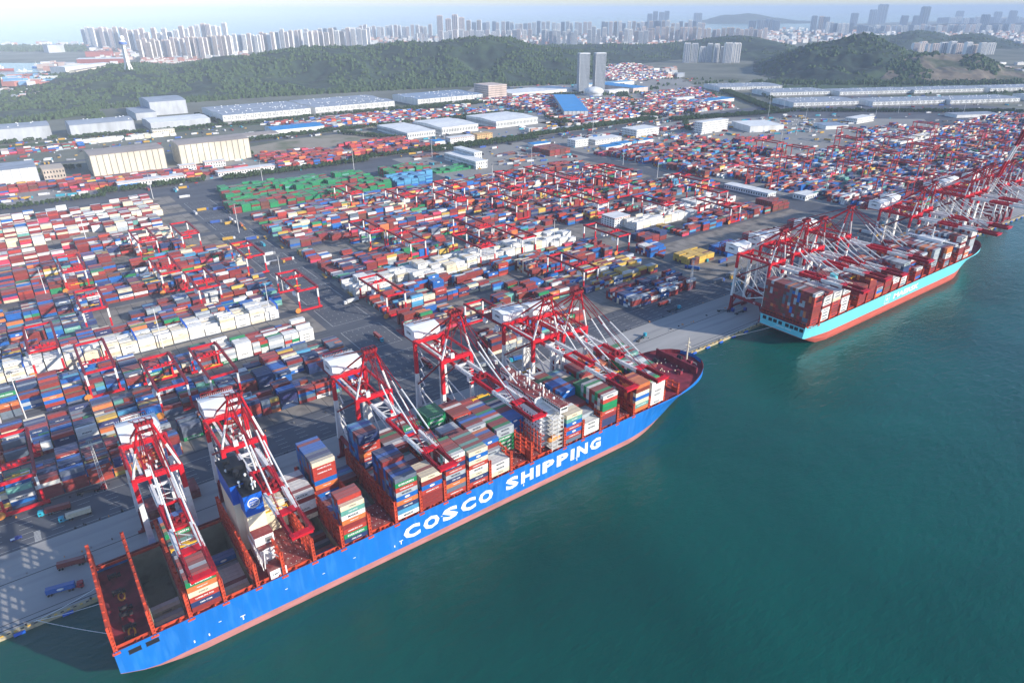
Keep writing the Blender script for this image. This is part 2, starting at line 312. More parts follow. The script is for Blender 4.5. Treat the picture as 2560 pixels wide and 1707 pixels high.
# ------------------------------------------------------------------ hills
def vnoise(x, y, seed=0):
    def h(i, j):
        t = np.sin(i*127.1 + j*311.7 + seed*74.7)*43758.5453
        return t - np.floor(t)
    xi, yi = np.floor(x), np.floor(y); xf, yf = x-xi, y-yi; u = xf*xf*(3-2*xf); v = yf*yf*(3-2*yf)
    return (h(xi, yi)*(1-u)+h(xi+1, yi)*u)*(1-v) + (h(xi, yi+1)*(1-u)+h(xi+1, yi+1)*u)*v
def fbm(x, y, o_=4, seed=0):
    s = 0; a = 0.5
    for k in range(o_): s = s + a*vnoise(x*2**k, y*2**k, seed+k); a *= 0.5
    return s
HILLS = []
def hill(name, ridge, foot, depth, m, label, back=900, step=9.0, rough=1.0, dnear=None):
    """terrain between a foot line and a ridge line (photo pixels), falling away behind"""
    rx, ry = np.array(ridge, float).T; fx, fy = np.array(foot, float).T
    px0, px1 = rx[0], rx[-1]
    P0 = at(0.5*(px0+px1), np.interp(0.5*(px0+px1), fx, fy)); dm = np.hypot(P0[0]-CAM[0], P0[1]-CAM[1])
    nc = int((px1-px0)/F*dm/step); cols = np.linspace(px0, px1, nc)
    nr = int((depth+back)/step/1.15); V = np.zeros((nc, nr, 3))
    for i, px in enumerate(cols):
        p = at(px, np.interp(px, fx, fy)); df = np.hypot(p[0]-CAM[0], p[1]-CAM[1])
        dr = df + depth
        R_ = at_dist(px, np.interp(px, rx, ry), dr); H = max(R_[2], 3.0)
        d = (p[:2]-CAM[:2])/df; t = np.linspace(0, 1, nr); dist = df + t*(depth+back)
        a = np.clip((dist-df)/depth, 0, 1); prof = np.where(dist <= dr, np.sin(a*math.pi/2)**1.35, np.clip(1-((dist-dr)/back)**1.2, 0, 1))
        X = CAM[0]+d[0]*dist; Y = CAM[1]+d[1]*dist
        V[i, :, 0] = X; V[i, :, 1] = Y; V[i, :, 2] = H*prof
    X, Y, Z = V[..., 0], V[..., 1], V[..., 2]
    Hm = Z.max(1, keepdims=True)
    mid = np.clip(Z/np.maximum(Hm, 1), 0, 1); w = 4*mid*(1-mid)
    rid = 1-np.abs(2*fbm(X/330, Y/330, 4, 3)-1)*2.2
    Z += w*Hm*0.50*(rid-0.55)*rough
    env = np.minimum(np.arange(nc), np.arange(nc)[::-1])[:, None]/max(12.0, nc*0.06); Z *= np.clip(env, 0, 1)**0.7
    Z += (vnoise(X/20, Y/20, 9)-0.5)*9.0*np.clip(mid*4, 0, 1) + (vnoise(X/8, Y/8, 5)-0.5)*5.0*np.clip(mid*4, 0, 1)
    Z = np.maximum(Z, -1.0); Z[:, 0] = -1; Z[:, -1] = -1
    Vt = np.stack([X, Y, Z], -1).reshape(-1, 3)
    i, j = np.meshgrid(np.arange(nc-1), np.arange(nr-1), indexing='ij'); q = (i*nr+j).ravel()
    Fc = np.stack([q, q+nr, q+nr+1, q+1], 1)
    me = bpy.data.meshes.new(name); me.vertices.add(len(Vt)); me.vertices.foreach_set('co', Vt.ravel())
    me.loops.add(Fc.size); me.loops.foreach_set('vertex_index', Fc.ravel().astype(np.int32)); me.polygons.add(len(Fc))
    me.polygons.foreach_set('loop_start', np.arange(len(Fc), dtype=np.int32)*4); me.materials.append(m); me.update(calc_edges=True); me.validate()
    if me.polygons[len(Fc)//2].normal.z < 0: me.flip_normals()
    HILLS.append((X, Y, Z, Hm, m)); o = bpy.data.objects.new(name, me); COL.objects.link(o); return tag(o, label, kind='structure')
ridge1 = [(-260, 250), (-60, 240), (60, 232), (110, 219), (152, 207), (196, 199), (231, 188), (272, 178), (300, 169), (354, 167), (395, 170), (441, 178), (463, 176), (504, 161), (545, 148), (572, 143), (640, 144), (681, 136), (730, 127), (776, 122), (809, 119), (858, 120), (934, 120), (975, 113), (1008, 106), (1048, 110), (1103, 106), (1144, 101), (1185, 95), (1225, 93), (1280, 99), (1309, 110), (1351, 119), (1423, 127), (1500, 150), (1560, 180)]
hill('hill', ridge1, [(-260, 320), (0, 300), (245, 262), (400, 248), (540, 241), (900, 222), (1280, 210), (1560, 196)], 700, M['hill'], 'long wooded ridge behind the grey warehouses')
hill('hill', [(1250, 128), (1300, 118), (1423, 117), (1471, 115), (1547, 112), (1614, 117), (1661, 112), (1733, 102), (1804, 93), (1842, 90), (1876, 93), (1920, 103), (1980, 118), (2040, 140)], [(1250, 170), (1560, 165), (1700, 150), (1850, 152), (2040, 165)], 900, M['hill'], 'low wooded hill behind the white apartment towers', step=14)
hill('hill', [(1880, 158), (1940, 140), (1982, 122), (2015, 112), (2077, 100), (2100, 93), (2125, 85), (2158, 88), (2206, 112), (2254, 129), (2290, 142), (2340, 155), (2400, 190)], [(1880, 185), (1950, 205), (2077, 210), (2400, 208)], 620, M['hill'], 'pointed wooded hill right of the apartment towers', step=9)
hill('hill', [(2080, 195), (2150, 180), (2220, 150), (2290, 137), (2316, 133), (2350, 135), (2397, 137), (2435, 138), (2470, 152), (2502, 176), (2600, 190), (2760, 200)], [(2080, 212), (2300, 209), (2560, 206), (2760, 206)], 380, M['quarry'], 'brown quarried hill beyond the eastern warehouses', step=9, back=500)
hill('hill', [(2100, 100), (2153, 86), (2206, 93), (2230, 91), (2254, 81), (2287, 76), (2325, 82), (2368, 93), (2416, 85), (2458, 88), (2492, 100), (2560, 117), (2800, 135)], [(2100, 124), (2300, 124), (2800, 130)], 900, M['hill'], 'hazy wooded ridge behind the slab apartment blocks', step=16)
hill('island', [(1720, 55), (1760, 46), (1800, 37), (1830, 38), (1870, 34), (1900, 38), (1930, 44), (1990, 50), (2040, 55)], [(1720, 60), (2040, 60)], 1500, M['hill'], 'hazy blue island across the bay', step=60, back=1500)

# ------------------------------------------------------------------ lettering
_txt = {}
def text_mesh(body, h=1.0, wide=1.0, bold=0.0, m=None, key=None):
    k = (body, h, wide, bold, m.name if m else '')
    if k in _txt: return _txt[k]
    c = bpy.data.curves.new('lettering', 'FONT'); c.body = body; c.align_x = 'CENTER'; c.align_y = 'CENTER'; c.size = 1.0; c.offset = bold; c.resolution_u = 2
    o = bpy.data.objects.new('lettering', c); COL.objects.link(o); bpy.context.view_layer.update()
    me = bpy.data.meshes.new_from_object(o.evaluated_get(bpy.context.evaluated_depsgraph_get()))
    bpy.data.objects.remove(o); bpy.data.curves.remove(c)
    co = np.zeros(len(me.vertices)*3); me.vertices.foreach_get('co', co); co = co.reshape(-1, 3)
    H = co[:, 1].max()-co[:, 1].min(); sc_ = h/H; co[:, :2] -= (co[:, :2].max(0)+co[:, :2].min(0))/2
    out = np.stack([co[:, 0]*sc_*wide, np.zeros(len(co)), co[:, 1]*sc_], 1)
    me.vertices.foreach_set('co', out.ravel()); me.materials.clear(); me.materials.append(m or M['paint']); me.update()
    _txt[k] = me; return me
def put_text(body, loc, h, parent=None, wide=1.0, bold=0.0, m=None, rz=0.0, name='lettering', width=None):
    me = text_mesh(body, h, wide, bold, m)
    o = bpy.data.objects.new(name, me); COL.objects.link(o); o.location = loc; o.rotation_euler = (0, 0, rz)
    if width:
        xs = [v.co.x for v in me.vertices]; o.scale.x = width/(max(xs)-min(xs))
    if parent is not None: o.parent = parent
    return o
ORD = ['first', 'second', 'third', 'fourth', 'fifth', 'sixth', 'seventh', 'eighth', 'ninth', 'tenth', 'eleventh', 'twelfth', 'thirteenth', 'fourteenth', 'fifteenth', 'sixteenth', 'seventeenth', 'eighteenth', 'nineteenth', 'twentieth', 'twenty-first', 'twenty-second', 'twenty-third', 'twenty-fourth', 'twenty-fifth', 'twenty-sixth']

# ------------------------------------------------------------------ ship-to-shore cranes
def sts_crane(H, raised=False, red='red', trolley_y=-30.0, label=''):
    """legs on y=3 and y=36, girders along y; local x across"""
    R = M[red]; DR = M['darkred']; WH = M['white']; T = empty('quay_crane')
    X = 10.3
    for sx in (-1, 1):
        for y in (3.0, 36.0):
            b = MB()
            b.beam((sx*X, y, 1.6), (sx*X, y, 14.5), 2.8, 2.4, 2, 2.2, 2.0); b.beam((sx*X, y, 14.5), (sx*X, y, 41), 3.0 if y < 9 else 3.6, 2.0, 1, 2.1, 1.8)
            b.beam((sx*X, y, 41), (sx*X, y, H), 2.15, 1.9, 0, 2.15, 1.9)
            b.build('leg', [R, WH, DR], T)
            b = MB(); b.bx(sx*X-3.8, sx*X+3.8, y-.6, y+.6, 0.2, 1.5); b.bx(sx*X-2.2, sx*X+2.2, y-.75, y+.75, 1.4, 2.4); b.build('bogie', DR, T)
        b = MB(); b.beam((sx*X, 2, 14.6), (sx*X, 37, 14.6), 1.5, 2.6)
        for yy in (3, 36):
            b.beam((sx*X, yy+(4 if yy < 9 else -4), 13.5), (sx*X, yy+(1 if yy < 9 else -1), 7), .9, .9)
        b.build('portal_beam', DR, T)
        for p, q, w in (((sx*X, 21, 16), (sx*X, 36, 31), .9), ((sx*X, 21, 16), (sx*X, 3, 23), .9), ((sx*X, 36, 32), (sx*X, 3, 24), .8)):
            MB().tube(p, q, w/2, m=0).build('brace', WH, T)
        MB().tube((sx*X, 36, 32.5), (sx*X, 3, H-1), .55).build('diagonal_brace', DR, T)
        MB().tube((sx*X, 3, H-.6), (sx*X, 36, H-.6), .8).build('top_beam', R, T)
    for y in (3.0, 36.0):
        b = MB(); b.bx(-X, X, y-.9, y+.9, 2.4, 4.2); b.build('sill_beam', DR, T)
        b = MB(); b.bx(-X-.9, X+.9, y-1.1, y+1.1, H-2.2, H+.2)
        for i in range(9): b.bx(-X+i*2.5, -X+i*2.5+.12, y-1.3, y-1.2, H+.2, H+1.3)
        b.bx(-X, X, y-1.32, y-1.22, H+1.25, H+1.35)
        b.build('cross_girder', R, T)
    gz = H-3.2; G = 4.1
    for sx in (-1, 1):
        b = MB(); b.bx(sx*G-.55, sx*G+.55, -2.4, 62, gz-1.0, gz+1.0); b.build('main_girder', R, T)
    # boom
    B = empty('boom', (0, -2.6, gz)); B.parent = T
    if raised: B.rotation_euler = (-math.radians(77), 0, 0)
    segs = [(0, -18.4, 1), (-18.4, -38.5, 0), (-38.5, -57, 1), (-57, -74.5, 0)]
    for a, c, k in segs:
        for sx in (-1, 1):
            b = MB(); b.bx(sx*G-.62, sx*G+.62, c, a, -1.2, 1.2)
            b.bx(sx*(G+1.0)-.35, sx*(G+1.0)+.35, c, a, 0.2, 0.3)
            n = int((a-c)/3)
            for i in range(n): b.bx(sx*(G+1.35)-.05, sx*(G+1.35)+.05, c+1+i*3, c+1.1+i*3, .3, 1.4)
            b.bx(sx*(G+1.35)-.04, sx*(G+1.35)+.04, c, a, 1.35, 1.43)
            b.build('boom_segment', WH if k else M['darkred' if a < -50 else red], B)
    for y, w, k in ((-1, 1.0, 1), (-18.4, .8, 0), (-38.5, 1.2, 0), (-56.4, 2.0, 0), (-74, 1.6, 0)):
        b = MB(); b.bx(-G-.5, G+.5, y-w/2, y+w/2, -.6, .6)
        if y < -50: b.bx(-G-.9, G+.9, y-w, y+w, 1.0, 1.2); [b.bx(-G+i*1.6, -G+i*1.6+.1, y+w-.1, y+w, 1.2, 2.2) for i in range(6)]
        b.build('boom_tie', WH if k else R, B)
    b = MB()
    for a, c in ((-1, -10), (-10, -18), (-40, -48), (-48, -56)):
        b.beam((-G, a, 0), (G, c, 0), .35); b.beam((G, c, 0), (-G, c-.2, 0), .3)
    b.build('boom_lacing', WH, B)
    # A-frame
    az = H+27.5; ay = 2.0
    for sx in (-1, 1):
        b = MB(); mid = (sx*6.6, 2.6, H+13.5)
        b.tube((sx*X, 3, H), mid, .62, m=1); b.tube(mid, (sx*2.9, ay, az), .62, m=0); b.build('mast_leg', [R, WH], T)
        b = MB(); m1 = (sx*5.6, 22, H+11); b.tube((sx*5.6, 36, H), m1, .6, m=1); b.tube(m1, (sx*2.6, ay+1, az-1), .55, m=0); b.build('backstay', [R, WH], T)
        b = MB(); b.tube((sx*2.6, ay+2, az), (sx*3.4, 60, H+.5), .28); b.tube((sx*3.4, 60, H+.5), (sx*3.8, 60, gz), .3)
        b.build('rear_tie', DR, T)
        b = MB(); b.tube((sx*4.2, 18, H-1), (sx*2.8, ay+.5, az-4), .25); b.tube((sx*4.2, 3, H), (sx*2.6, ay, az-5), .22); b.build('hoist_rope', DR, T)
    b = MB(); b.bx(-3.9, 3.9, ay-1.4, ay+2.4, az-.4, az+.4); b.bx(-3.6, 3.6, ay-1, ay+1, az-4.4, az-3.4)
    for x in (-3.4, -1.8, 0, 1.8, 3.4): b.tube((x, ay-1.6, az+1.0), (x, ay-.3, az+1.0), .75, k=10)
    for x in (-3.8, -1.3, 1.3, 3.8): b.bx(x-.1, x+.1, ay-1.4, ay+2.4, az+.4, az+1.9)
    b.bx(-3.9, 3.9, ay+2.2, ay+2.3, az+1.7, az+1.9); b.build('apex_platform', DR, T)
    if not raised:
        for sx in (-1, 1):
            for ye in (-41.0, -68.0):
                a = Vector((sx*2.6, ay-1, az)); e = Vector((sx*4.1, ye, gz+1.6)); m1 = a.lerp(e, .40); m2 = a.lerp(e, .78)
                b = MB(); b.tube(a, m1, .26, m=0); b.tube(m1, m2, .42, m=1); b.tube(m2, e, .26, m=0); b.build('forestay', [DR, WH], T)
            b = MB(); b.tube((sx*1.6, ay-1, az), (sx*3.2, -38, gz+2), .12, k=5); b.tube((sx*1.2, ay-1, az), (sx*2.6, -56, gz+2), .12, k=5); b.build('boom_rope', M['darkred'], T)
    else:
        for sx in (-1, 1): MB().tube((sx*2.6, ay-1, az), (sx*4.1, -2.6-30*math.cos(math.radians(77)), gz+30*math.sin(math.radians(77))), .3).build('forestay', DR, T)
    # machinery house and rear platform
    hb = MB(); z0 = H-2.0
    hb.hexa([(-9.4, 37.4, z0), (-9.4, 51, z0), (9.4, 51, z0), (9.4, 37.4, z0), (-9.4, 37.4, z0+7.2), (-9.4, 51, z0+7.2), (9.4, 51, z0+7.2), (9.4, 37.4, z0+7.2)])
    hb.hexa([(-9.6, 37.2, z0+7.2), (-9.6, 44.2, z0+8.4), (9.6, 44.2, z0+8.4), (9.6, 37.2, z0+7.2), (-9.6, 37.2, z0+7.4), (-9.6, 44.2, z0+8.6), (9.6, 44.2, z0+8.6), (9.6, 37.2, z0+7.4)])
    hb.hexa([(-9.6, 44.2, z0+8.4), (-9.6, 51.2, z0+7.2), (9.6, 51.2, z0+7.2), (9.6, 44.2, z0+8.4), (-9.6, 44.2, z0+8.6), (-9.6, 51.2, z0+7.4), (9.6, 51.2, z0+7.4), (9.6, 44.2, z0+8.6)])
    for i in range(20): hb.bx(-9.5+i, -9.4+i, 51.0, 51.1, z0+7.4, z0+8.7)
    for i in range(14): hb.bx(-9.6, -9.5, 37.4+i, 37.5+i, z0+7.3, z0+8.9)
    hb.bx(-9.6, -9.5, 37.4, 51, z0+8.85, z0+8.95)
    house = hb.build('machinery_house', M['paint'], T)
    db = MB(); db.bx(4, 6, 37.3, 37.4, z0+.5, z0+2.8); db.bx(-3, -2.2, 37.3, 37.4, z0+3.8, z0+4.6); db.build('door', M['ink'], house)
    put_text('ZPMC', (-9.62, 44.5, z0+4.2), 1.7, house, m=M['ink'], rz=-math.pi/2, bold=.02)
    b = MB(); b.bx(-10, 10, 37, 62, z0-.5, z0-.05)
    for x in (-9.8, 9.8): b.bx(x-.1, x+.1, 51.5, 62, z0+1.1, z0+1.2)
    b.bx(-9.8, 9.8, 61.8, 62, z0+1.1, z0+1.2)
    for i in range(11): b.bx(-9.8+i*1.96, -9.7+i*1.96, 61.8, 61.9, z0, z0+1.2)
    for x, y in ((-7, 54), (-2, 56), (3, 54), (6.5, 58)): b.bx(x-1.4, x+1.4, y-1.6, y+1.6, z0, z0+2.6)
    for x in (-6, 6):
        for y in (53, 60): b.beam((x, y, z0), (x, y, z0+5.4), .3)
        b.beam((x, 53, z0+5.4), (x, 60, z0+5.4), .4); b.beam((x, 53, z0), (x, 60, z0+5.4), .25)
    for y in (53, 56.5, 60): b.beam((-6, y, z0+5.4), (6, y, z0+5.4), .35)
    b.build('rear_platform', DR, T)
    # walkways on the portal: lift and stair
    b = MB(); b.bx(X-4.2, X-2.6, 34.6, 36.2, 5, H-4); [b.bx(X-4.4, X-2.4, 34.4, 36.4, z, z+.25) for z in range(8, int(H)-4, 6)]; b.build('lift_shaft', WH, T)
    b = MB(); z = 16
    while z < H-6: b.beam((-X+1.4, 34.4, z), (-X+1.4, 30.4, z+3.5), .7, .2); b.beam((-X+2.2, 30.4, z+3.5), (-X+2.2, 34.4, z+7), .7, .2); z += 7
    b.build('stairway', WH, T)
    b = MB(); b.bx(-6.9, -5.6, 3, 36, H-2, H-1.8); [b.bx(-7, -6.9, 3+i*3, 3.1+i*3, H-1.8, H-.7) for i in range(11)]
    for i in range(14):
        a = random.uniform(5, 33); x = random.uniform(-3, 3); b.bx(x-.5, x+.5, a-.6, a+.6, gz-.6, gz+random.uniform(.5, 1.8))
    b.build('walkway', WH, T)
    b = MB()
    for y in (6, 12, 18, 24, 30): b.beam((-G, y, gz), (G, y+4, gz), .3); b.bx(-G, G, y-.25, y+.25, gz-.4, gz+.4)
    b.build('girder_lacing', DR, T)
    # trolley, cab, spreader
    ty = trolley_y
    b = MB(); b.bx(-G-.3, G+.3, ty-3.4, ty+3.4, gz-.1, gz+.5)
    for x, y in ((-2, -2), (2, -2), (-2, 2), (2, 2), (0, 0)): b.bx(x-.9, x+.9, ty+y-.8, ty+y+.8, gz+.5, gz+1.8)
    b.build('trolley', DR, T)
    b = MB(); b.bx(-1.4-3.5, 1.4-3.5, ty+4, ty+6.4, gz-4.2, gz-1.4); c_ = b.build('operator_cab', M['paint'], T)
    b = MB(); b.bx(-1.2-3.5, 1.2-3.5, ty+3.95, ty+3.99, gz-3.6, gz-2.0); b.build('window', M['glass'], c_)
    sz = 24.0 if ty > 6 else gz-14
    b = MB(); b.bx(-6.0, 6.0, ty-.45, ty+.45, sz, sz+.55); b.bx(-6.1, -5.6, ty-1.2, ty+1.2, sz-.2, sz+.4); b.bx(5.6, 6.1, ty-1.2, ty+1.2, sz-.2, sz+.4); b.bx(-2.2, 2.2, ty-1, ty+1, sz+.55, sz+1.3)
    sp = b.build('spreader', M['yellow'], T)
    b = MB(); [b.tube((x, ty+y, sz+1.2), (x*1.1, ty+y, gz), .06, k=4) for x in (-1.8, 1.8) for y in (-.8, .8)]; b.build('hoist_cable', M['cable'], sp)
    # check cabin near the front girder
    b = MB(); b.bx(-4.9, -2.7, 1.0, 2.4, H+.2, H+3.4); [b.bx(-4.95, -2.65, .98, 1.0, H+.7+i*.7, H+.95+i*.7) for i in range(4)]; b.build('control_cabin', WH, T)
    return tag(T, label, 'crane', 'ship-to-shore cranes on the quay')
GW = 'quay crane'
crane_low = sts_crane(54.5, trolley_y=-36)
crane_mid = sts_crane(57.0, trolley_y=20)
crane_tall = sts_crane(64.0, trolley_y=-22)
crane_up = sts_crane(58.0, raised=True, trolley_y=24)
used = set()
def place_sts(src, x, label):
    o = src if src.name not in used else copy_tree(src)
    used.add(src.name); o.location = (x, 0, 0); o['label'] = label; return o
place_sts(crane_low, 33.3, 'red and white quay crane nearest the stern of the bright blue ship')
place_sts(crane_low, 73.8, 'red and white quay crane straddling the blue funnel casing')
place_sts(crane_mid, 146.8, 'red quay crane third along the blue ship, left of the taller one')
place_sts(crane_tall, 202.6, 'tallest red and white quay crane, with striped machinery house roof, by the wheelhouse')
place_sts(crane_mid, 272.0, 'red quay crane above the forward stacks, yellow spreader hanging on the land side')
place_sts(crane_low, 298.0, 'red quay crane nearest the bow of the blue ship')
for i, x in enumerate((532, 565, 593, 638, 781, 804)):
    place_sts(crane_mid if i % 2 else crane_low, x, ['crane 49 with red legs at the stern of the pale blue ship', 'quay crane second from the stern of the pale blue ship', 'quay crane third from the stern of the pale blue ship', 'quay crane fourth from the stern, behind the pale ship white bridge', 'quay crane over the forward stacks of the pale blue ship', 'quay crane nearest the bow of the pale blue ship'][i])
put_text('49', (10.3+532-.0-21.4, 14, 14.6), 1.8, None, rz=-math.pi/2, m=M['paint'], name='crane_number')
place_sts(crane_mid, 905, 'hazy quay crane with lowered boom, first beyond the pale blue ship')
place_sts(crane_mid, 930, 'hazy quay crane with lowered boom, second beyond the pale blue ship')
place_sts(crane_up, 948, 'tall red quay crane with its boom raised steeply at the right edge')
place_sts(crane_low, 1010, 'hazy quay crane beside the raised boom crane, first at the far end')
place_sts(crane_low, 1050, 'hazy quay crane at the far right end of the quay')
num = bpy.data.objects['crane_number']; base = [o for o in sc.objects if o.get('label', '').startswith('crane 49')][0]
num.parent = base; num.location = (-10.3-.8, 12, 14.6)
base['label'] = 'red and white quay crane numbered 49 at the stern of the pale blue ship'

# ------------------------------------------------------------------ yard gantry cranes
def yard_gantry(trol, style=0, drop=7.0, span=56.0):
    T = empty('gantry_crane'); X = 9.3; H = 21.5 if style == 0 else 28.0; R = M['red' if style == 0 else 'farred']; U = M['white'] if style == 0 else R
    for sx in (-1, 1):
        for y in (0.0, span):
            b = MB(); b.beam((sx*X, y, 1.5), (sx*X, y, 11.5), 1.5, 1.3, 0, 1.3, 1.1); b.beam((sx*X, y, 11.5), (sx*X, y, H-1), 1.3, 1.2, 1)
            b.build('leg', [R, U], T)
        b = MB(); b.bx(sx*X-.6, sx*X+.6, -1.5, span+1.5, H-1.1, H+.7)
        for i in range(0, int(span), 3): b.bx(sx*(X+1.1)-.06, sx*(X+1.1)+.06, i, i+.1, H+.4, H+1.6)
        b.bx(sx*(X+1.1)-.05, sx*(X+1.1)+.05, 0, span, H+1.5, H+1.6); b.bx(sx*(X+.9)-.3, sx*(X+.9)+.3, 0, span, H+.3, H+.4)
        b.build('main_girder', M['darkred'] if style == 0 else R, T)
    for y in (0.0, span):
        b = MB(); b.bx(-X-2.4, X+2.4, y-.8, y+.8, 1.0, 2.7)
        for x in (-X, X):
            for d in (-1.8, 1.8): b.tube((x+d, y-.5, .75), (x+d, y+.5, .75), .75, k=10, m=1)
        b.build('sill_beam', [R, M['rubber']], T)
        b = MB(); b.bx(-X, X, y-.7, y+.7, H-1.1, H+.5); b.build('end_beam', R, T)
    if style == 0:
        b = MB(); b.tube((-X-2.4, -1.0, 3.0), (-X-2.4, -1.5, 3.0), 2.5, k=18); b.tube((-X-2.4, -1.5, 3.0), (-X-2.4, -1.7, 3.0), .7, k=10); b.build('cable_reel', M['orange'], T)
        for y, z in ((3, H-4), (span*.36, H-3.2)):
            MB().bx(-X-2.6, -X-.7, y, y+4.6, z-1.2, z+2.2).build('electrical_cabinet', M['paint'], T)
    y = trol; b = MB(); b.bx(-X+.4, X-.4, y-1.2, y-.5, H+.5, H+1.1); b.bx(-X+.4, X-.4, y+3.6, y+4.3, H+.5, H+1.1); b.bx(-5, 5, y-1, y+4, H+.7, H+1.1)
    for x, a in ((-4, 0), (-1.5, 1.5), (1.2, .4), (3.8, 2.2), (6, 1)): b.bx(x-.8, x+.8, y+a-.7, y+a+.9, H+1.1, H+2.4)
    for x in (-7, 7): b.beam((x, y-1, H+1.1), (x, y+4, H+2.4), .2)
    b.build('trolley', R, T)
    b = MB(); b.bx(-6.1, 6.1, y+1, y+1.9, H-drop, H-drop+.5); b.bx(-2, 2, y+.6, y+2.3, H-drop+.5, H-drop+1.2); s_ = b.build('spreader', M['yellow'], T)
    b = MB(); [b.tube((x, y+q, H-drop+1), (x*1.5, y+q, H+.7), .06, k=4) for x in (-1.8, 1.8) for q in (.8, 2.1)]; b.build('hoist_cable', M['cable'], s_)
    b = MB(); b.bx(-X+1.2, -X+3.2, y+5, y+7, H-4, H-1.6); b.build('operator_cab', M['paint'], T)
    return tag(T, '', 'gantry crane', 'rail gantry cranes spanning the yard blocks')
protos = [yard_gantry(t, 0, d) for t, d in ((14, 7), (34, 9), (4, 16))]
farp = [yard_gantry(t, 1, d, 44.0) for t, d in ((12, 7), (26, 10))]
gl = [(-27.5, 94), (66, 152), (1, 271), (30, 209), (44, 335), (42, 456), (137, 330), (208, 270), (165, 516), (118, 394), (267, 210), (313, 96), (452, 152), (467, 271), (411, 272), (557, 212), (360, 334), (340, 394), (549, 391), (620, 386), (498, 459), (451, 516), (776, 459), (700, 459), (530, 516), (640, 516), (700, 272), (760, 212), (812, 272), (640, 333), (590, 459), (850, 335), (400, 577), (-60, 456), (99, 149), (740, 394), (670, 396), (806, 457), (450, 333), (-62, 334), (200, 394), (120, 517), (700, 516)]
for i, (x, y) in enumerate(gl):
    p = protos[i % 3]; o = p if i < 3 else copy_tree(p); o.location = (x, y, 0)
    row = int(round((y-96)/61)); side = 'west' if x < 230 else 'east'
    o['label'] = 'red gantry crane in the %s yard row from the quay, %s of the cross road' % (ORD[row], side)
from collections import defaultdict
gg = defaultdict(list)
for o in [o for o in sc.objects if o.get('category') == 'gantry crane' and o.get('label')]: gg[o['label']].append(o)
for k, v in gg.items():
    if len(v) > 1:
        v.sort(key=lambda o: o.location.x)
        for i, o in enumerate(v): o['label'] = k.replace('red gantry crane', '%s red gantry crane from left' % ORD[i]).replace(' from the quay', '').replace('yard row', 'row inland').replace(' of the cross road', ' of cross road')
fl_ = [(963, 292), (1069, 305), (1172, 362), (1334, 362), (1118, 232), (1250, 250), (1220, 310), (1400, 300), (1480, 250), (1330, 200), (1190, 180), (1560, 330), (1620, 220), (1050, 130), (1440, 420), (1130, 95), (1290, 130), (1370, 240), (1520, 180), (1700, 280), (1640, 360), (1780, 200), (1450, 120), (1180, 430)]
for i, (x, y) in enumerate(fl_):
    p = farp[i % 2]; o = p if i < 2 else copy_tree(p); o.location = (x, y, 0)
    o['label'] = 'all-red portal gantry crane in the hazy eastern yard, %s from the cross road' % ORD[i]; o['group'] = 'all-red gantry cranes of the eastern yard'

# ------------------------------------------------------------------ containers
CC = dict(maroon=(0.235, 0.030, 0.028), red=(0.42, 0.045, 0.03), orange=(0.62, 0.17, 0.05), navy=(0.022, 0.040, 0.125), blue=(0.008, 0.12, 0.42),
          skyblue=(0.07, 0.28, 0.47), white=(0.72, 0.71, 0.67), cream=(0.72, 0.62, 0.44), grey=(0.36, 0.40, 0.43), teal=(0.12, 0.33, 0.28), green=(0.012, 0.22, 0.08),
          yellow=(0.58, 0.38, 0.07), pink=(0.62, 0.05, 0.11), brown=(0.15, 0.05, 0.035), slate=(0.12, 0.15, 0.20))
CN = list(CC)
CNAME = dict(maroon='maroon', red='red', orange='orange', navy='navy blue', blue='bright blue', skyblue='light blue', white='white', cream='cream', grey='grey', teal='pale teal', green='green', yellow='yellow', pink='pink-red', brown='brown', slate='slate grey')
CMAT = {k: mat('container_'+k, v, 0.5, var=0.13, scale=0.35, dust=0.30, dark=tuple(c*0.55 for c in v), dscale=0.5, dmix=0.35) for k, v in CC.items()}
CTXT = dict(navy='CMA CGM', green='EVERGREEN', white='MAERSK', cream='COSCO', teal='CHINA SHIPPING', grey='MAERSK', blue='APL', red='HAMBURG SUD', yellow='MSC', maroon='', orange='Hapag-Lloyd')
_cm = {}
def container_mesh(col, L, h=2.7):
    k = (col, L, h)
    if k in _cm: return _cm[k]
    b = MB(); w = 1.219; x = L/2; t = 0.09
    b.bx(-x+t, x-t, -w+t, w-t, .1, h-.06)      # recessed panels
    for sx in (-1, 1):
        for sy in (-1, 1): b.bx(min(sx*x, sx*(x-.2)), max(sx*x, sx*(x-.2)), min(sy*w, sy*(w-.2)), max(sy*w, sy*(w-.2)), 0, h)
    for sy in (-1, 1):
        y0, y1 = sorted((sy*w, sy*(w-.14))); b.bx(-x+.2, x-.2, y0, y1, h-.16, h); b.bx(-x+.2, x-.2, y0, y1, 0, .2)
    me = bpy.data.meshes.new('container'); me.from_pydata(b.v, [], b.f); me.materials.append(CMAT[col]); me.update()
    _cm[k] = me; return me
PAL_SHIP = dict(maroon=26, red=10, orange=4, navy=11, blue=11, skyblue=3, white=8, cream=6, grey=5, teal=5, green=5, brown=3, slate=3)
def pick(pal, rnd=random):
    ks = list(pal); return rnd.choices(ks, [pal[k] for k in ks])[0]
FACES = {('blue', 7, 13): ['cream', 'red', 'red', 'red', 'blue', 'orange', 'maroon', 'blue', 'red', 'blue'], ('blue', 9, 16): ['navy', 'navy', 'red', 'red', 'orange', 'red', 'navy', 'navy', 'maroon', 'grey'],
 ('blue', 7, 14): ['slate', 'blue', 'slate'], ('blue', 12, 8): ['red', 'grey', 'red', 'maroon'], ('blue', 11, 13): ['red', 'white', 'red', 'grey', 'green'], ('blue', 6, 11): ['white', 'maroon', 'white', 'white', 'maroon', 'cream'], ('blue', 5, 12): ['cream']*6}
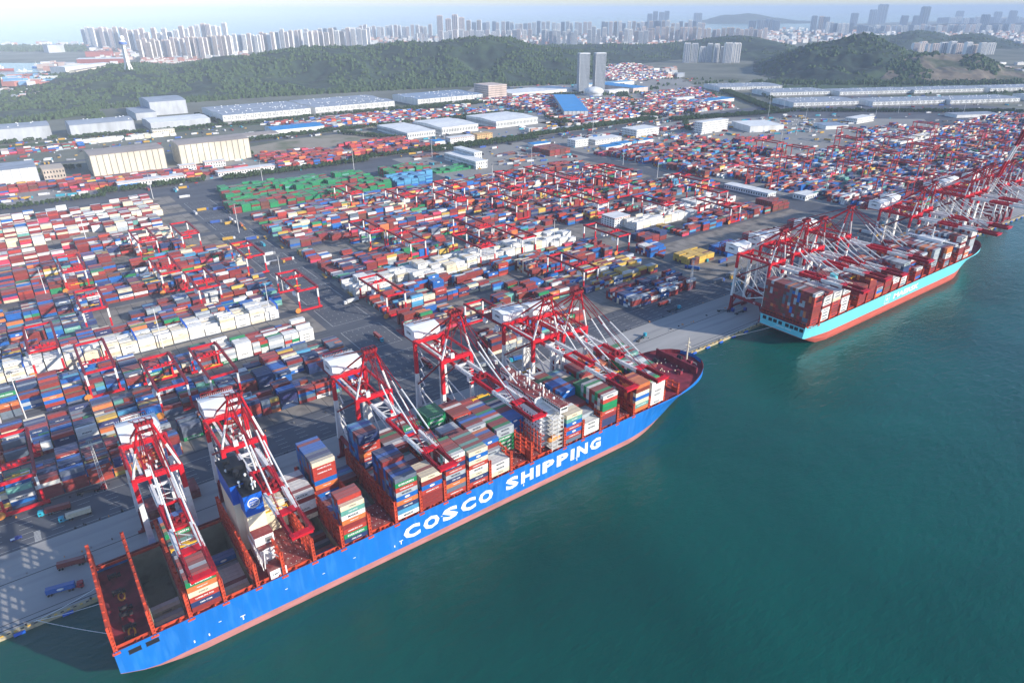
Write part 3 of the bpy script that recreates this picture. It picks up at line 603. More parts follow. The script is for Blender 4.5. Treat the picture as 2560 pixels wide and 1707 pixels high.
boxes = []     # dict(x,y,z,L,c,lab,row)
ROWW, TH = 2.53, 2.78
def ship_bay(x0, x1, bay, blocks, zb, y0, pal, near=None, tag_='', tall=22):
    """blocks: list of (first row, last row, tiers[, palette or colour])"""
    L = 12.19; xm = (x0+x1)/2+.1; prof = [0]*22; pl = [pal]*22
    for bl in blocks:
        for r in range(bl[0], bl[1]+1):
            prof[r] = bl[2]; pl[r] = bl[3] if len(bl) > 3 else pal
    for r in range(22):
        last = pick(pl[r]) if isinstance(pl[r], dict) else pl[r]
        for t in range(prof[r]):
            c = pl[r] if isinstance(pl[r], str) else (last if random.random() < .35 else pick(pl[r])); last = c
            if r == 0 and near and prof[0]-1-t < len(near): c = near[prof[0]-1-t]
            fl = FACES.get((tag_, bay, r))
            if fl and prof[r]-1-t < len(fl): c = fl[prof[r]-1-t]
            vis = (t == prof[r]-1) or r == 0 or prof[r-1] <= t or True
            vis = (t == prof[r]-1) or (r == 0) or (prof[r-1] <= t)
            boxes.append(dict(x=xm, y=y0+1.25+r*ROWW, z=zb+t*TH, L=L, c=c, vis=vis, side=(r == 0 or prof[r-1] <= t), ship=tag_, bay=bay, row=r, tier=t, top=(t == prof[r]-1), n=prof[r]))

# ------------------------------------------------------------------ ships
def loft(name, st, levels, mats, matf, parent, yc, close=True):
    """st: list of (x, [half breadth per level], [z per level]) starboard+port shells"""
    v = []; f = []; mi = []; nl = len(levels)
    for x, hb, zz in st:
        for s_ in (-1, 1):
            for k in range(nl): v.append((x[k] if isinstance(x, (list, tuple)) else x, yc+s_*hb[k], zz[k]))
    for i in range(len(st)-1):
        for si in range(2):
            for k in range(nl-1):
                a = i*2*nl+si*nl+k; b_ = (i+1)*2*nl+si*nl+k
                q = (a, b_, b_+1, a+1) if si == 0 else (a, a+1, b_+1, b_)
                f.append(q); mi.append(matf(k))
    a = 0; b_ = nl
    for k in range(nl-1): f.append((a+k, a+k+1, b_+k+1, b_+k)); mi.append(matf(k))
    me = bpy.data.meshes.new(name); me.from_pydata(v, [], f); [me.materials.append(m) for m in mats]; me.polygons.foreach_set('material_index', mi); me.update()
    o = bpy.data.objects.new(name, me); COL.objects.link(o); o.parent = parent; return o
def make_hull(T, L, yc, hbm, zd, zp, top, boot, bowlen=62, transom=0.0, x_s=0.0, narrow=1.0):
    xs = sorted(set([0, 3, 8, 14, 22, 32, 45, 60] + list(range(75, int(L-bowlen-25), 20)) + [L-bowlen-25+i*4.0 for i in range(int((bowlen+25)/4)+1)] + [L]))
    st_u, st_l = [], []
    for x in xs:
        u = np.clip((x-(L-bowlen))/bowlen, 0, 1); hd = hbm*math.sqrt(max(0, 1-u**2.7))                       # deck half breadth
        uw = np.clip((x-(L-bowlen-32))/(bowlen+14), 0, 1); hw = hbm*max(0.0, 1-uw**1.75)**1.05                 # waterline half breadth
        s_ = np.clip((34-x)/34, 0, 1); ws = hbm*(1-0.35*s_*(1-transom))                                        # stern: narrowing below
        hw = min(hw, ws); hs = hbm*(1-0.0*s_)
        if x < 60: hd = hbm*(1-0.10*narrow*np.clip((26-x)/26, 0, 1)**2)
        zk = WZ-3 + (11.5 if x < 34 else 0)*np.clip((30-x)/30, 0, 1)**1.2                                       # counter stern rises
        hk = hw*0.93
        z0, z1, z2 = zk, max(zp, zk+.4), 0.5*(zp+zd)+1
        h1 = hw+(hd-hw)*.25; h2 = hw+(hd-hw)*.62
        rise = 4.0*np.clip((x-(L-48))/40, 0, 1)
        rk = 5*np.clip((x-(L-18))/18, 0, 1)
        st_l.append(((x-rk*1.0), [hk, hw, h1], [z0, 0.5*(z0+z1), z1]))
        st_u.append((x, [h1, h2, hd, hd+.0], [z1, z2, zd, zd+1.0+rise]))
    lo = loft('boot_topping', st_l, [0, 1, 2], [boot], lambda k: 0, T, yc)
    # upper shell welded to the lower one
    st_u2 = []
    for (xl, hl, zl), (x, hu, zu) in zip(st_l, st_u): st_u2.append(([xl, x, x, x], hu, zu))
    up = loft('hull', st_u2, [0, 1, 2, 3], [top], lambda k: 0, T, yc)
    inn = [(x-.15, [max(0, hu[2]-.35), max(0, hu[2]-.35), hu[3]+.06], [zd-.3, zu[3]+.12, zu[3]+.12]) for x, hu, zu in st_u if x < L]
    li = loft('bulwark_lining', inn, [0, 1, 2], [M['deckmar']], lambda k: 0, T, yc)
    for o in (lo, up, li): o.location.x = x_s
    return [(x+x_s, hu[2]) for x, hu, zu in st_u]
def deck_outline(hbs, yc, x0, x1, inset=.1):
    xs = [x for x, _ in hbs]; hh = [h for _, h in hbs]
    pts = [x0] + [x for x in xs if x0 < x < x1] + [x1]
    lo = [(x, yc-max(0.05, np.interp(x, xs, hh)-inset)) for x in pts]; hi = [(x, yc+max(0.05, np.interp(x, xs, hh)-inset)) for x in pts][::-1]
    return lo+hi
def lash_bridge(T, x, ya, yb, z0, h, m, holes=True):
    b = MB(); n = int(round((yb-ya)/ (ROWW*2)))
    for i in range(n+1):
        y = ya+(yb-ya)*i/n; b.bx(x-.55, x+.55, y-.16, y+.16, z0, z0+h)
    for z in (z0+2.4, z0+5.0, z0+7.6, z0+10.2, z0+h-1.2):
        if z < z0+h: b.bx(x-.6, x+.6, ya, yb, z, z+.22); b.bx(x-.62, x-.56, ya, yb, z+1.0, z+1.08); b.bx(x+.56, x+.62, ya, yb, z+1.0, z+1.08)
    for i in range(0, n, 3):
        y = ya+(yb-ya)*i/n; y2 = ya+(yb-ya)*(i+1)/n; b.bx(x-.4, x+.4, y, y2, z0, z0+h*.55)
    o = b.build('lashing_bridge', m, T)
    b = MB()      # stout end posts with lightening holes
    for y in (ya-.25, yb+.25):
        b = MB()
        b.bx(x-.75, x-.45, y-.35, y+.35, z0-.6, z0+h); b.bx(x+.45, x+.75, y-.35, y+.35, z0-.6, z0+h)
        for k in range(int(h/1.9)): b.bx(x-.45, x+.45, y-.33, y+.33, z0+k*1.9-.4, z0+k*1.9+.5)
        b.bx(x-1.5, x+1.5, y-.5, y+.5, z0-.6, z0+.5)
        b.build('end_post', m, o)
    return o
def deck_gear(T, xa, xb, y, z, m, seed=1):
    rnd = random.Random(seed); b = MB(); x = xa
    b.bx(xa, xb, y-.05, y+.05, z+1.0, z+1.1); b.bx(xa, xb, y+1.7, y+1.9, z+1.6, z+1.9)
    while x < xb:
        b.bx(x-.06, x+.06, y-.06, y+.06, z, z+1.1)
        if rnd.random() < .5: s_ = rnd.uniform(.3, .9); b.bx(x, x+s_, y+.5, y+1.3, z, z+rnd.uniform(.4, 1.3))
        x += 2.4
    return b.build('deck_fittings', m, T)

# ---- first ship
T1 = tag(empty('container_ship', (0, 0, 0)), 'huge bright blue container ship with white COSCO SHIPPING lettering, nearest the camera', 'ship')
YC, HB, ZD = -31.3, 29.3, 18.2
hbs = make_hull(T1, 389, YC, HB, ZD, 2.4, M['hullblue'], M['pink'], bowlen=66, transom=1.0, x_s=-3.5, narrow=0.0)
PX = {i: -2.4566+14.4*i+(-2.3586 if i >= 5 else 0)+(-4.043 if i >= 17 else 0) for i in range(26)}
PX[16] = 222.5
b = MB(); ya, yb = YC-HB, YC+HB
HOLD = {1: (3, 9), 3: (1, 22), 6: (0, 9), 8: (7, 22)}
x_fore = PX[24]
def strip(b, xa, xb, y0, y1, z=ZD-.05, m=0): b.quad((xa, y0, z), (xb, y0, z), (xb, y1, z), (xa, y1, z), m)
strip(b, PX[2]-.01 if False else PX[1]-1, x_fore-14, ya+.1, ya+2.6); strip(b, PX[1]-1, x_fore-14, yb-2.6, yb-.1)
for i in range(1, 25):
    strip(b, PX[i]-1.0, PX[i]+1.0, ya+2.6, yb-2.6)
    if i not in (1, 3, 6) and i < 24:
        if i == 8: strip(b, PX[i]+1, PX[i+1]-1, ya+2.6, ya+20)
        else: strip(b, PX[i]+1, PX[i+1]-1, ya+2.6, yb-2.6)
b.build('deck', M['deckred'], T1)
dk = sheet('forecastle_deck', deck_outline(hbs, YC, x_fore-14, 384.9, .3), ZD+2.2, M['deckmar'], T1)
mo = sheet('mooring_deck', rect(-2.9, PX[1]-1, ya+.3, yb-.3), ZD-3.2, M['deckmar'], T1)
b = MB(); b.quad((PX[1]-1, ya+.3, ZD-3.2), (PX[1]-1, yb-.3, ZD-3.2), (PX[1]-1, yb-.3, ZD), (PX[1]-1, ya+.3, ZD)); b.bx(x_fore-14.2, x_fore-14, ya+1, yb-1, ZD, ZD+2.2); b.bx(-3.2, -2.6, ya+.2, yb-.2, ZD-3.2, ZD+1.0)
b.bx(366, 367, YC-19, YC+19, ZD+2.2, ZD+7.5)
b.build('bulkhead', M['deckmar'], T1)
for i in (1, 3, 6, 8):                      # open holds
    x0, x1 = PX[i]+1, PX[i+1]-1; y0 = ya+2.6 if i != 8 else ya+20; y1 = yb-2.6
    b = MB(); zf = 0.5
    b.quad((x0, y0, zf), (x1, y0, zf), (x1, y1, zf), (x0, y1, zf)); b.quad((x0, y0, zf), (x0, y1, zf), (x0, y1, ZD-.06), (x0, y0, ZD-.06)); b.quad((x1, y0, zf), (x1, y0, ZD-.06), (x1, y1, ZD-.06), (x1, y1, zf))
    b.quad((x0, y1, zf), (x1, y1, zf), (x1, y1, ZD-.06), (x0, y1, ZD-.06)); b.quad((x0, y0, zf), (x0, y0, ZD-.06), (x1, y0, ZD-.06), (x1, y0, zf))
    for k in range(0, 22):
        y = y0+(y1-y0)*k/21; b.bx(x0, x0+.2, y-.1, y+.1, zf, ZD-.3); b.bx(x1-.2, x1, y-.1, y+.1, zf, ZD-.3)
    b.build('cargo_hold', M['olive'], T1)
b = MB(); b.bx(-3, x_fore-14, ya+2.2, ya+2.6, ZD, ZD+1.5); b.bx(-3, x_fore-14, yb-2.6, yb-2.2, ZD, ZD+1.5); b.bx(-3.4, -2.6, ya, yb, ZD+1.0, ZD+1.3)
x = PX[1]+3
while x < 330: b.bx(x-.25, x+.25, ya+.3, ya+2.3, ZD, ZD+1.9); b.bx(x-.9, x+.9, ya+.5, ya+1.5, ZD+.4, ZD+1.1); x += 7.2
b.build('hatch_coaming', M['lash'], T1)
for i in range(1, 24):                      # hatch covers
    if i in (1, 3, 6, 4, 16): continue
    b = MB(); y1 = (ya+20 if i == 8 else yb-2.8)
    for a in np.arange(ya+2.8, y1-3, (y1-ya-2.8)/(2 if i == 8 else 4)):
        w = (y1-ya-2.8)/(2 if i == 8 else 4)
        b.bx(PX[i]+1.1, PX[i+1]-1.1, a+.1, a+w-.1, ZD+.05, ZD+1.9)
        for q in range(5):
            for r in range(3): b.bx(PX[i]+2+q*2.5, PX[i]+2.3+q*2.5, a+1.5+r*4, a+1.8+r*4, ZD+1.9, ZD+2.05, 1)
    b.build('hatch_cover', [M['deckred'], M['white']], T1)
for i in range(0, 25):
    if i in (16,): continue
    h_ = 14.3 if i < 21 else 9.5
    lash_bridge(T1, PX[i], ya+.6+(0 if i < 22 else (i-21)*.4), yb-.6-(0 if i < 22 else (i-21)*.4), ZD, h_, M['lash'])
deck_gear(T1, -2, 340, ya+.35, ZD, M['lash'], 3)
# mooring deck gear
for k, (x, y) in enumerate(((3.2, -10), (3.2, -22), (4, -34), (3.5, -38), (3.4, -46), (3.2, -53))):
    b = MB(); b.tube((x-1.2, y, ZD-1.8), (x+1.2, y, ZD-1.8), 1.0, k=12); b.bx(x-1.8, x-1.3, y-1, y+1, ZD-3.2, ZD-1); b.bx(x+1.3, x+1.8, y-1, y+1, ZD-3.2, ZD-1); b.bx(x+2, x+3.4, y-.7, y+.7, ZD-3.2, ZD-1.8)
    b.build('mooring_winch', M['dark'], T1)
b = MB()
for y in (-24.5, -49):
    for s_ in range(24):
        a = s_/24*2*math.pi; a2 = (s_+1)/24*2*math.pi
        b.quad((4.5+1.6*math.cos(a), y+3.4*math.sin(a), ZD-3.17), (4.5+1.6*math.cos(a2), y+3.4*math.sin(a2), ZD-3.17), (4.5+.9*math.cos(a2), y+2.2*math.sin(a2), ZD-3.17), (4.5+.9*math.cos(a), y+2.2*math.sin(a), ZD-3.17))
b.build('deck_marking', M['yellow'], T1)
# hull openings, draught and tug marks, lettering
for xa, xb in ((1.5, 6.2), (8.0, 13.0)):
    b = MB(); b.bx(xa, xb, ya-.08, ya+.02, ZD-3.3, ZD-1.2); o = b.build('mooring_port', M['black'], T1)
    b = MB(); b.bx(xa-.15, xb+.15, ya-.12, ya-.02, ZD-3.5, ZD-3.3); b.bx(xa-.15, xb+.15, ya-.12, ya-.02, ZD-1.2, ZD-1.0); b.build('port_rim', M['ink'], o)
yt = ya-.06
def hull_word(word, x0, x1, z, h, wide, thin, gap, slant=0.0):
    x = x0; k = (x1-x0)/(sum(thin if c == 'I' else wide for c in word)+gap*(len(word)-1))
    for c in word:
        w = (thin if c == 'I' else wide)*k; put_text(c, (x+w/2, yt, z), h, T1, bold=.05, width=w, name='letter'); x += w+gap*k
hull_word('COSCO', 127.8, 183.8, 10.3, 8.0, 9.6, 3.4, 1.9); hull_word('SHIPPING', 192.6, 265.4, 11.2, 8.0, 8.8, 2.9, 1.9)
for x in (46, 126, 246): put_text('T', (x, yt, 6.3), 2.6, T1, bold=.02)
b = MB()
for x in (36, 66, 84, 100, 150, 246, 262): b.bx(x, x+1.2, ya-.06, ya-.02, 9.5+(x % 7)*.4, 9.8+(x % 7)*.4)
for x in (24.8, 31, 122, 205): b.bx(x, x+.5, ya-.06, ya-.02, 5, 6.4)
b.build('hull_mark', M['paint'], T1)
# funnel casing
b = MB()
FB = [(60.0, 68.4, -41.2, -33.0), (57.0, 66.0, -33.0, -10.5)]
for (x0, x1, y0, y1), zt in zip(FB, (54.5, 56.5)):
    b.bx(x0, x1, y0, y1, ZD, 43.0 if y0 < -40 else 46, 0); b.bx(x0-.02, x1+.02, y0-.02, y1-(.0), 43.0 if y0 < -40 else 46, zt, 1); b.bx(x0-.2, x1+.2, y0-.2, y1, zt, zt+1.2, 2)
b.bx(59, 67.5, -24, -20, 46, 60, 2)
fc = b.build('funnel_casing', [M['cream'], M['stackblue'], M['black']], T1)
for x, y in ((62, -28), (64, -37), (60.5, -17)):
    b = MB(); b.tube((x, y, 55.5), (x, y, 60.5), 1.7, 1.5, k=14, m=0); b.tube((x, y, 60.5), (x, y, 60.6), 1.2, k=14, m=1); b.build('exhaust_pipe', [M['black'], M['dark']], fc)
b = MB()
for x, y in ((65, -30.5), (66.5, -35), (61, -34.5), (63.5, -22.5), (58.8, -22), (66.8, -38.5), (65.4, -39.6)): b.tube((x, y, 55.5), (x, y, 58.5), .35, k=8); b.ball((x, y, 58.6), .7, 8, 5)
b.build('vent_pipe', M['paint'], fc)
b = MB(); cx_, cz_ = 64.2, 49.6       # round emblem with lettering
for s_ in range(28):
    a = s_/28*2*math.pi; a2 = (s_+1)/28*2*math.pi
    for r0, r1 in ((2.4, 2.8),): b.quad((cx_+r0*math.cos(a), -41.26, cz_+r0*math.sin(a)), (cx_+r1*math.cos(a), -41.26, cz_+r1*math.sin(a)), (cx_+r1*math.cos(a2), -41.26, cz_+r1*math.sin(a2)), (cx_+r0*math.cos(a2), -41.26, cz_+r0*math.sin(a2)))
for zz in (-1.9, 1.9): b.bx(cx_-1.8, cx_+1.8, -41.28, -41.24, cz_+zz-.12, cz_+zz+.12)
b.build('emblem', M['paint'], fc)
put_text('COSCO', (cx_, -41.3, cz_+.55), 1.0, fc, width=5.6, bold=.02); put_text('SHIPPING', (cx_, -41.3, cz_-.75), .8, fc, width=5.0, bold=.02)
b = MB(); b.bx(60, 68.6, -47.5, -41.3, ZD, 34.6, 0); b.bx(59.9, 68.7, -47.6, -41.25, 34.6, 34.9, 1); b.bx(60.5, 68.6, -51, -47.5, ZD, 29.5, 0); b.bx(60.4, 68.7, -51, -47.6, 29.5, 29.8, 1)
for x0, z0 in ((64.5, 30.6), (64.5, 26.2)): b.bx(x0, x0+3.4, -47.6, -47.5, z0, z0+2.6, 2)
b.bx(61.2, 68.8, -59.6, -54.2, ZD+.4, 23.6, 0); b.bx(61.2, 68.8, -59.6, -54.2, 23.6, 23.8, 1); b.bx(66, 68, -59.7, -59.6, 20.2, 22.6, 2); b.bx(60.5, 68.6, -54.2, -51, ZD, 22.5, 1)
b.build('engine_house', [M['paint'], M['deckred'], M['louvre']], T1)
put_text('AMP', (63.6, -59.66, 21.2), 1.1, T1, m=M['ink'], bold=.01)
b = MB(); random.seed(3)
for y in np.arange(-58, -40, 2.2): b.beam((59.2, y, 25+(-40-y)*-.2+3), (59.2, y+2.2, 25+(-40-y)*-.2+6), .25); b.beam((59.2, y, 28), (59.2, y+2.2, 28), .25); b.beam((59.2, y, 31), (59.2, y+2.2, 31), .25); b.beam((59.2, y, 28), (59.2, y, 31), .2)
b.beam((62, -53, 22.5), (62, -53, 31), .7); b.beam((62, -53, 31), (67.5, -56.5, 27), .5); b.beam((62, -53, 31), (67, -50, 29), .4); b.beam((62, -53, 29), (68, -53.5, 25), .3); b.beam((62, -53, 31), (60, -58, 25), .4)
b.build('provision_crane', M['white'], T1)
# accommodation block and bridge
BX = (222.5, 235.0)
b = MB(); b.bx(224, 234, -52, -10.5, ZD, 43.5, 0)
for z in (24, 27, 30, 33, 36, 39, 42): b.bx(223.2, 234.8, -55.5, -7.5, z, z+.18, 0)
hse = b.build('accommodation_block', M['paint'], T1)
b = MB()
for z in (25.2, 28.2, 31.2, 34.2, 37.2):
    for y in np.arange(-50.5, -12, 2.6): b.bx(223.94, 223.99, y, y+1.0, z, z+.9)
    for x in (225.5, 228.5, 231.5): b.bx(x, x+1, -52.06, -52.01, z, z+.9)
b.build('window', M['glass'], hse)
b = MB(); b.bx(231.5, 237.2, -60.6, -1.6, 44.0, 47.8, 0); b.bx(226, 237.4, -44, -18, 43.4, 48.2, 0)
wh = b.build('wheelhouse', M['paint'], T1)
b = MB(); b.bx(231.2, 237.5, -60.8, -1.4, 47.8, 48.0); b.bx(225.6, 237.6, -44.3, -17.7, 48.2, 48.4); b.build('bridge_roof', M['deckred'], wh)
b = MB()
for y in np.arange(-60, -2, 1.7):
    b.bx(231.42, 231.48, y+.2, y+1.5, 45.6, 46.9)
for y in np.arange(-43.5, -19, 1.7): b.bx(225.9, 225.96, y+.2, y+1.5, 45.8, 47.1)
b.bx(232, 236.8, -60.68, -60.62, 45.6, 46.9); b.build('window', M['glass'], wh)
b = MB(); rn = random.Random(5)
for y in np.arange(-60, -2, 1.6): b.bx(231.3, 231.38, y, y+.08, 48, 49.1); b.bx(237.2, 237.28, y, y+.08, 48, 49.1)
b.bx(231.3, 231.36, -60.6, -1.6, 49.0, 49.1); b.bx(237.2, 237.26, -60.6, -1.6, 49.0, 49.1)
for k in range(34):
    y = rn.uniform(-46, -14); x = rn.uniform(227, 236.5); h_ = rn.uniform(.8, 3.2); b.bx(x-.25, x+.25, y-.25, y+.25, 48.3, 48.3+h_)
    if k % 6 == 0: b.ball((x, y, 48.8+h_), .8, 8, 5)
b.beam((232, -31, 48), (232, -31, 60), .8); b.bx(231, 233, -35, -27, 55, 55.3); b.bx(231.3, 232.7, -33.5, -28.5, 58, 58.3); b.ball((233.5, -8, 49.6), 1.2); b.ball((233.5, -52, 49.6), .9)
b.build('radar_mast', M['white'], wh)
b = MB()
for y in (-57, -53.5, -9, -5.5): b.beam((233.5, y, 30 if abs(y+31) < 25 else 26), (234.5, y, 44), .9)
b.beam((233, -52, 36), (234.4, -60, 44), .8); b.beam((233, -10.5, 36), (234.4, -2.5, 44), .8)
for z in np.arange(ZD+2, 42, 2.9): b.bx(227, 235, -59.8, -52.2, z, z+.16); b.bx(227, 235, -59.8, -59.7, z+1, z+1.1); b.beam((227.5, -57, z), (233, -57, z+2.9), .8, .15)
for x in (227, 231, 235): b.bx(x-.12, x+.12, -59.8, -59.56, ZD, 41)
b.build('bridge_stairs', M['white'], T1)
b = MB(); b.tube((225.6, -58.4, 27), (232.4, -58.4, 27), 1.5, 1.2, k=12); b.ball((225.6, -58.4, 27), 1.45); b.ball((232.4, -58.4, 27), 1.2); b.bx(227, 230, -59.2, -57.6, 28, 29.2); b.build('lifeboat', M['orange'], T1)
b = MB()
for z in (20, 24, 28, 32): b.bx(219.5, 219.8, -58.5, -4, z, z+.5); b.bx(219.5, 222, -58.5, -58.3, z, z+.5)
for y in np.arange(-58, -4, 3.2): b.bx(219.4, 219.9, y, y+.3, ZD, 34)
b.build('access_rack', M['lash'], T1)
# bow gear
b = MB(); b.tube((378.5, -31, ZD+2.2), (378.8, -31, ZD+20), .75, .3, k=10); b.bx(378.2, 379.4, -33.2, -28.8, ZD+13, ZD+13.3); b.bx(378, 379.6, -32, -30, ZD+16, ZD+16.4); b.beam((377.5, -36, ZD+3), (378, -40, ZD+3.2), .4); b.build('foremast', M['cream'], T1)
for k, (x, y) in enumerate(((371, -24), (371, -38), (376, -27), (376, -36), (358, -20), (358, -42))):
    b = MB(); b.tube((x, y-1.4, ZD+3.6), (x, y+1.4, ZD+3.6), 1.1, k=12); b.bx(x-1.2, x+1.2, y-2, y-1.5, ZD+2.2, ZD+4.6); b.bx(x-1.2, x+1.2, y+1.5, y+2, ZD+2.2, ZD+4.6); b.bx(x-2.4, x-1.3, y-.8, y+.8, ZD+2.2, ZD+3.6); b.build('windlass', M['deckmar' if k % 2 else 'dark'], T1)
b = MB(); rn = random.Random(9)
for k in range(26): x = rn.uniform(350, 381); y = YC+rn.uniform(-.8, .8)*14; b.bx(x-.3, x+.3, y-.3, y+.3, ZD+2.2, ZD+3.1)
b.build('bollard', M['cream'], T1)

random.seed(21)
G_ = dict(maroon=30, red=9, green=14, grey=8, teal=8, skyblue=4, navy=6, cream=4, white=8, blue=5)
NV = dict(navy=20, blue=26, slate=8, maroon=10, skyblue=6)
TOPS = dict(maroon=34, red=8, navy=4, blue=8, white=9, cream=7, grey=7, teal=6, green=4, brown=6)
zb = 20.4
bays = {
 2: ([(0, 7, 6, dict(maroon=5, red=4, grey=2)), (8, 9, 2), (11, 15, 4, PAL_SHIP), (16, 21, 5, dict(green=3, orange=3, blue=2, grey=2, red=4))], ['green', 'orange', 'cream', 'red', 'navy', 'maroon']),
 5: ([(12, 14, 6, 'cream'), (15, 21, 4, dict(slate=4, maroon=4, navy=2))], None),
 6: ([(11, 18, 6, dict(white=5, maroon=4)), (19, 21, 3)], None),
 7: ([(0, 0, 8), (1, 3, 9, dict(blue=3, red=1, maroon=2, skyblue=1)), (4, 12, 2, dict(blue=3, maroon=3, orange=1)), (13, 21, 10, NV)], ['cream', 'teal', 'white', 'orange', 'maroon', 'red', 'green', 'navy']),
 8: ([(17, 21, 1)], None),
 9: ([(0, 1, 9, NV), (2, 4, 9, NV), (5, 9, 10, dict(maroon=3, blue=3, navy=2)), (10, 14, 3), (16, 21, 10, NV)], ['slate', 'green', 'red', 'grey', 'blue', 'orange', 'navy', 'skyblue', 'white']),
 10: ([(0, 4, 7, dict(cream=5, maroon=4, grey=2)), (9, 13, 4, TOPS), (14, 21, 6, TOPS)], ['cream', 'maroon', 'blue', 'red', 'maroon', 'maroon', 'maroon']),
 11: ([(0, 6, 9, TOPS), (7, 13, 7, TOPS), (14, 17, 6), (18, 21, 7, TOPS)], ['white', 'red', 'navy', 'red', 'grey', 'navy', 'orange', 'slate', 'red']),
 12: ([(0, 7, 8, dict(maroon=5, grey=2, cream=2, teal=1)), (8, 13, 7, dict(teal=2, red=3, grey=3, maroon=3)), (17, 21, 8, 'green')], ['cream', 'blue', 'cream', 'red', 'white', 'cream', 'navy', 'red']),
 13: ([(0, 2, 3, 'white'), (3, 3, 4, 'grey'), (4, 8, 6, dict(blue=3, orange=1, maroon=2, cream=1)), (9, 13, 7, TOPS), (15, 21, 7, TOPS)], ['white', 'white', 'cream']),
 14: ([(6, 9, 6, dict(maroon=3, green=2, grey=1)), (10, 21, 6, TOPS)], None),
 15: ([(9, 12, 5, dict(blue=3, cream=1)), (13, 21, 5, TOPS)], None),
 17: ([(0, 2, 7, dict(cream=4, grey=1)), (3, 8, 7, TOPS), (9, 21, 6, G_)], ['cream', 'teal', 'blue', 'red', 'blue', 'red', 'slate']),
 18: ([(0, 1, 3, 'white'), (2, 4, 4, 'grey'), (5, 8, 5, dict(green=2, maroon=2, teal=2)), (9, 15, 7, dict(blue=4, maroon=4)), (16, 21, 6, G_)], ['white', 'white', 'white']),
 19: ([(0, 7, 8, G_), (8, 10, 7, 'green'), (13, 21, 5, G_)], ['white', 'red', 'green', 'green', 'red', 'maroon', 'navy', 'navy']),
 20: ([(8, 13, 5, TOPS), (14, 21, 6, TOPS)], None),
 21: ([(0, 5, 7, dict(orange=3, maroon=4)), (8, 14, 3, G_), (15, 21, 6, dict(blue=3, orange=3, white=2))], ['orange', 'maroon', 'cream', 'blue', 'cream', 'teal', 'orange']),
 22: ([(0, 0, 6, 'white'), (1, 1, 7, 'green'), (2, 7, 7, dict(white=2, slate=3, skyblue=1)), (8, 21, 7, G_)], ['white']*6),
 23: ([(8, 14, 5, G_), (15, 21, 6, G_)], None),
}
order = {bk: i for i, bk in enumerate(sorted(bays))}
for bk, (bl, near) in bays.items(): ship_bay(PX[bk], PX[bk+1], bk, bl, zb, ya+.6, PAL_SHIP, near, 'blue')
for bk, rows, tz, pal in ((1, (0, 1, 3, 4, 5, 7, 8), 8.4, dict(grey=4, white=2, skyblue=2, cream=2, blue=1)), (3, (0, 1, 2, 3, 4, 5, 6, 7, 8, 9, 10, 11), 8.4, dict(grey=5, white=3, cream=2, maroon=1)), (3, (12, 13), 12.0, 'blue'), (6, (0, 1, 2, 3, 5, 7, 8), 11.0, dict(blue=4, white=2, slate=2, maroon=2)), (8, (7, 8, 9, 11, 12, 14, 15), 11.0, dict(blue=3, grey=3, maroon=2))):
    for r in rows:
        c = pal if isinstance(pal, str) else pick(pal)
        y = (ya+3.9 if bk != 8 else ya+3.9)+r*ROWW
        if bk == 8 and y < ya+21.4: continue
        boxes.append(dict(x=(PX[bk]+PX[bk+1])/2, y=y, z=tz, L=12.19, c=c, vis=True, side=True, ship='hold', bay=bk, row=r, tier=0, top=True, n=1))
b_ = MB(); b_.bx(PX[3]+1.2, PX[4]-1.2, ya+2.8, ya+2.8+ROWW*12, .5, 8.35); b_.bx(PX[3]+1.2, PX[4]-1.2, ya+2.8+ROWW*12, ya+2.8+ROWW*14, .5, 11.95); b_.bx(PX[1]+1.2, PX[2]-1.2, ya+2.8, ya+2.8+ROWW*9, .5, 8.35); b_.bx(PX[6]+1.2, PX[7]-1.2, ya+2.8, ya+2.8+ROWW*9, .5, 10.95); b_.bx(PX[8]+1.2, PX[9]-1.2, ya+20.2, ya+2.8+ROWW*16, .5, 10.9)
b_.build('stowage_floor', M['louvre'], T1)

# ---- second ship
X2 = 504.0; T2 = tag(empty('container_ship'), 'pale blue container ship with white star and MAERSK lettering, berthed ahead of the blue ship', 'ship')
YC2, HB2, ZD2 = -27.6, 24.2, 16.6
hb2 = make_hull(T2, 352, YC2, HB2, ZD2, 6.2, M['hullteal'], M['bootred'], bowlen=60, transom=.5, x_s=X2, narrow=1.2)
ya2, yb2 = YC2-HB2, YC2+HB2
sheet('deck', deck_outline(hb2, YC2, X2+.3, X2+350, .2), ZD2-.1, M['deckred'], T2)
P2 = {i: X2+1.0+14.6*i for i in range(24)}
for i in range(1, 22): lash_bridge(T2, P2[i], ya2+.9+max(0, i-19)*2.5, yb2-.9-max(0, i-19)*2.5, ZD2, 11.0, M['lash'])
b = MB(); b.bx(X2+1.5, P2[21], ya2+2.2, ya2+2.6, ZD2, ZD2+1.6); b.bx(X2+1.5, P2[21], yb2-2.6, yb2-2.2, ZD2, ZD2+1.6); b.build('hatch_coaming', M['lash'], T2)
deck_gear(T2, X2+4, X2+300, ya2+.4, ZD2, M['lash'], 8)
for i in range(1, 21):
    MB().bx(P2[i]+1, P2[i+1]-1, ya2+3, yb2-3, ZD2, ZD2+1.9).build('hatch_cover', M['deckred'], T2)
b = MB(); 
for k, y in enumerate((-47.5, -42.8, -38.6, -34.2, -27.8, -22.8, -18.2, -12.6)): b.bx(X2-.25, X2+.05, y, y+3.3, ZD2-4.2, ZD2-1.3)
b.build('mooring_port', M['black'], T2)
b = MB()
for y in np.arange(ya2+3, yb2-2, 3.1): b.bx(X2+.4, X2+.8, y-.15, y+.15, ZD2, ZD2+4.4)
for z in (ZD2+1.6, ZD2+4.2): b.bx(X2+.3, X2+.9, ya2+2.5, yb2-2.5, z, z+.3)
b.build('stern_frame', M['lash'], T2)
b = MB()
